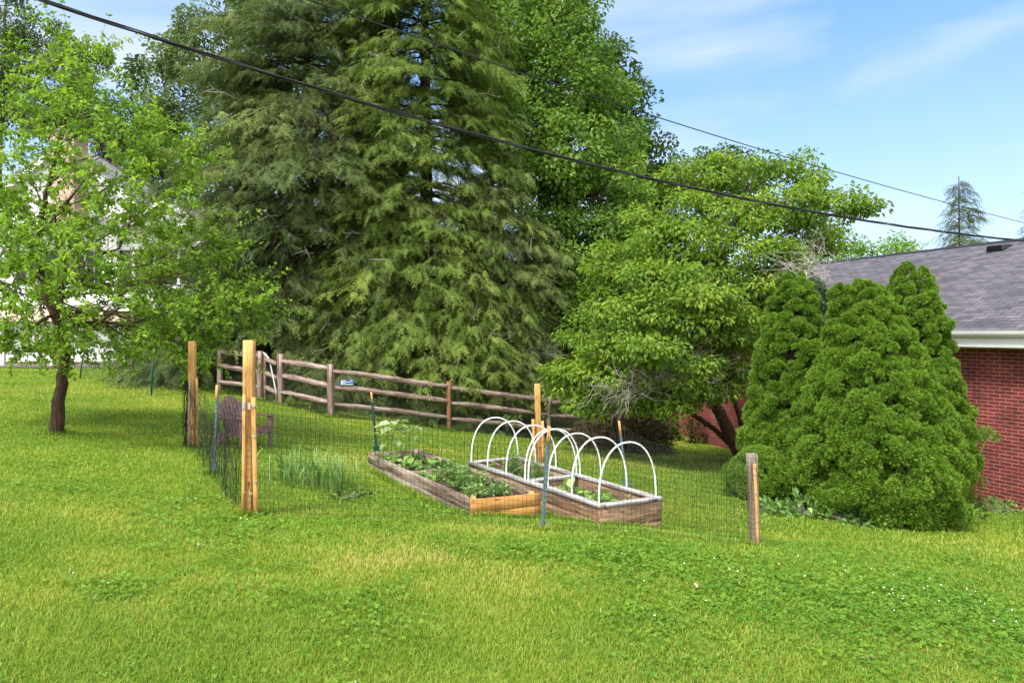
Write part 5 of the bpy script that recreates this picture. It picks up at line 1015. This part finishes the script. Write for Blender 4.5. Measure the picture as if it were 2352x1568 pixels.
# ------------------------------------------------------------------ sapling cage on the left lawn
def cage():
    q = [on_ground(183,866,20.0), on_ground(347,890,16.6), on_ground(378,866,19.6), on_ground(250,852,22.5)]
    R = root('sapling_cage', 'green wire cage on thin stakes around a sapling on the left lawn', 'fence', q[0])
    for i, (p, yt, dx) in enumerate(zip(q, (812,806,810,806), (.10,.05,.05,.06))): beam('stake', p-UPZ*.05, [p[0]+dx, p[1], float(P(0,yt,p[1])[2])], .03, .03, M['tpost_green'], R, up=(0,1,0), n=2, seed=i, ch=.003)
    wire_panel('wire_mesh', [q[3], q[0], q[1], q[2], q[3]], [.62,.62,.66,.62,.62], R, M['tpost_green'], sx=.11, sz=.11, r=.0020, seed=5)
    b = on_ground(304, 868, 18.6); ST = root('sapling', 'thin young sapling inside the wire cage on the left lawn', 'tree', b); v, f = tube_mesh(np.array([b, b+UPZ*.5+np.array([-.01,0,0]), b+UPZ*1.1]), np.array([.038,.03,.018]), 6); obj('trunk', mesh_np(v, f, smooth=True), M['bed2_wood'], ST)
    rg = np.random.default_rng(6); p = b+UPZ*1.25+rg.normal(size=(240,3))*np.array([.28,.28,.28]); V, Fs, t = leaf_mesh(p, rg.normal(size=p.shape), UPZ+rg.normal(0,.4,p.shape), rg.uniform(.08,.14,240), rg.uniform(.05,.08,240), np.clip(.4+rg.normal(0,.2,240),0,1)); obj('crown', mesh_np(V, Fs, {'tint': t}), L['young'], ST)
cage()

# ------------------------------------------------------------------ bench, feeders
def bench():
    Z = 21.2; b = on_ground(1225, 960, Z); R = root('garden_bench', 'small wooden bench with curved back beyond the rail fence', 'bench', b); w = M['bed2_wood']; W_ = .30; zt = float(P(0,905,Z)[2]-b[2])
    for s in (-1, 1):
        beam('leg', b+np.array([s*W_,.25,-.05]), b+np.array([s*W_*1.02,.32,zt-.06]), .05, .05, w, R, up=(0,1,0), seed=1); beam('leg', b+np.array([s*W_,-.2,-.05]), b+np.array([s*W_,-.2,.62]), .05, .05, w, R, up=(0,1,0), seed=2); beam('armrest', b+np.array([s*W_,-.24,.64]), b+np.array([s*W_,.27,.66]), .06, .03, w, R, seed=3)
    m = MB()
    for k in range(6): m.bx(b[0]-W_, b[0]+W_, b[1]-.2+k*.08, b[1]-.13+k*.08, b[2]+.42, b[2]+.44)
    m.build('seat', w, R)
    th = np.linspace(-1, 1, 9); v, f = tube_mesh(np.stack([b[0]+W_*th, np.full(9,b[1]+.32), b[2]+zt-.07*th**2], 1), .026, 6); obj('top_rail', mesh_np(v, f), w, R)
    m = MB()
    for k in range(7): x = b[0]-W_+.08+k*(2*W_-.16)/6; m.bx(x-.012, x+.012, b[1]+.29, b[1]+.31, b[2]+.45, b[2]+zt-.03)
    m.build('back_slats', w, R)
bench()
def feeder():
    Z = 19.4; c = P(1314, 921, Z); R = root('bird_feeder', 'brown roofed wooden bird feeder on the top rail near the dogwood', 'bird feeder', c); 
    MB().bx(c[0]-.10, c[0]+.10, c[1]-.10, c[1]+.10, c[2]-.01, c[2]+.015).build('tray', M['bed2_wood'], R)
    for s in (-1, 1): MB().bx(c[0]+s*.075-.01, c[0]+s*.075+.01, c[1]-.05, c[1]+.05, c[2]+.015, c[2]+.18).build('side_panel', M['post_brown'], R)
    m = MB(); m.prism([(c[0]-.13,c[1]-.13,c[2]+.17),(c[0],c[1]-.13,c[2]+.26),(c[0]+.13,c[1]-.13,c[2]+.17),(c[0],c[1]-.13,c[2]+.235)], (0,.26,0)); m.build('roof', M['post_brown'], R)
    q = P(977, 800, 20.4); R2 = root('red_feeder', 'small red hanging feeder glimpsed in the dark gap of the hemlock', 'bird feeder', q); th = np.linspace(0, 2*math.pi, 13)[:-1]
    m = MB()
    for z0, z1, r in ((-.10,.08,.07),(-.13,-.10,.11),(.08,.11,.10)): m.prism([(q[0]+r*math.cos(t), q[1]+r*math.sin(t), q[2]+z0) for t in th], (0,0,z1-z0))
    m.build('body', plain('red_plastic', (.5,.035,.015), .4), R2); v, f = seg_mesh(np.array([q+UPZ*.1]), np.array([q+UPZ*1.2]), np.array([.004]), np.array([.004]), 4); obj('hanger', mesh_np(v, [f]), M['wire'], R2)
feeder()

# ------------------------------------------------------------------ overhead wires
def wires():
    pix = [(-60,-52),(85,0),(176,25),(293,67),(439,113),(632,174),(919,261),(1212,340),(1550,422),(1837.5,484),(2111,524),(2352,550.6),(2480,566)]
    px = np.array([p[0] for p in pix]); co = np.polynomial.Polynomial.fit(px, [p[1] for p in pix], 4); x = np.linspace(-60, 2480, 220); y = co(x); k = (x-CX)/F; Z = 8.1/(1-.513*k); c = np.stack([k*Z, Z, EYE-(y-HY)/F*Z], 1)
    R = root('power_cable', 'thick twisted black cable bundle sagging across the sky to the brick house', 'cable', c[-1]); d = nrm(np.gradient(c, axis=0)); s = nrm(np.cross(d, UPZ)); u = np.cross(s, d); L_ = np.concatenate([[0], np.cumsum(np.linalg.norm(np.diff(c, axis=0), axis=1))])
    for i, (r, o) in enumerate(((.0105,.0105),(.0105,.0105),(.006,.014))):
        ph = L_*2.4+i*2.094+.5*np.sin(L_*.8); v, f = tube_mesh(c+s*(o*np.cos(ph))[:,None]+u*(o*np.sin(ph))[:,None], r, 6); obj('strand', mesh_np(v, f, smooth=True), M['cable'], R)
    pix = [(600,-38),(709,0),(919,73),(976,92),(1235,179),(1550,283),(1837.5,371),(2167,463),(2352,511),(2440,534)]
    px = np.array([p[0] for p in pix]); co = np.polynomial.Polynomial.fit(px, [p[1] for p in pix], 3); x = np.linspace(600, 2440, 60); y = co(x); k = (x-CX)/F; Z = 10.8/(1-.69*k); c = np.stack([k*Z, Z, EYE-(y-HY)/F*Z], 1)
    v, f = tube_mesh(c, .0095, 6); tag(obj('telephone_wire', mesh_np(v, f, smooth=True), M['cable']), 'thin single black wire crossing the sky above the thick cable', 'wire')
wires()

# a few fallen leaves on the lawn
def fallen():
    rg = np.random.default_rng(91); mt = noise_mat('fallen_leaf_tan', [(.3,(.30,.17,.10)),(.7,(.55,.38,.28))], (30,30,30))
    for px, py, Zd, lb in ((1601,1383,4.9,'curled pinkish tan fallen leaf on the lawn right of centre'),(1985,1575,3.9,'brown fallen leaf at the bottom edge of the lawn'),(880,1300,5.6,'small tan fallen leaf below the strap leaf clump on the lawn')):
        c = on_ground(px, min(py,1560), Zd)+np.array([0,0,.04]); a = rg.random()*6.28; d = np.array([[math.cos(a), math.sin(a), .2]]); V, Fs, t = leaf_mesh(c[None], d, np.array([[.2,.1,1.]]), np.array([.055]), np.array([.035]), np.array([.5]), fold=.35, droop=-.2)
        tag(obj('fallen_leaf', mesh_np(V, Fs), mt), lb, 'leaf')
fallen()
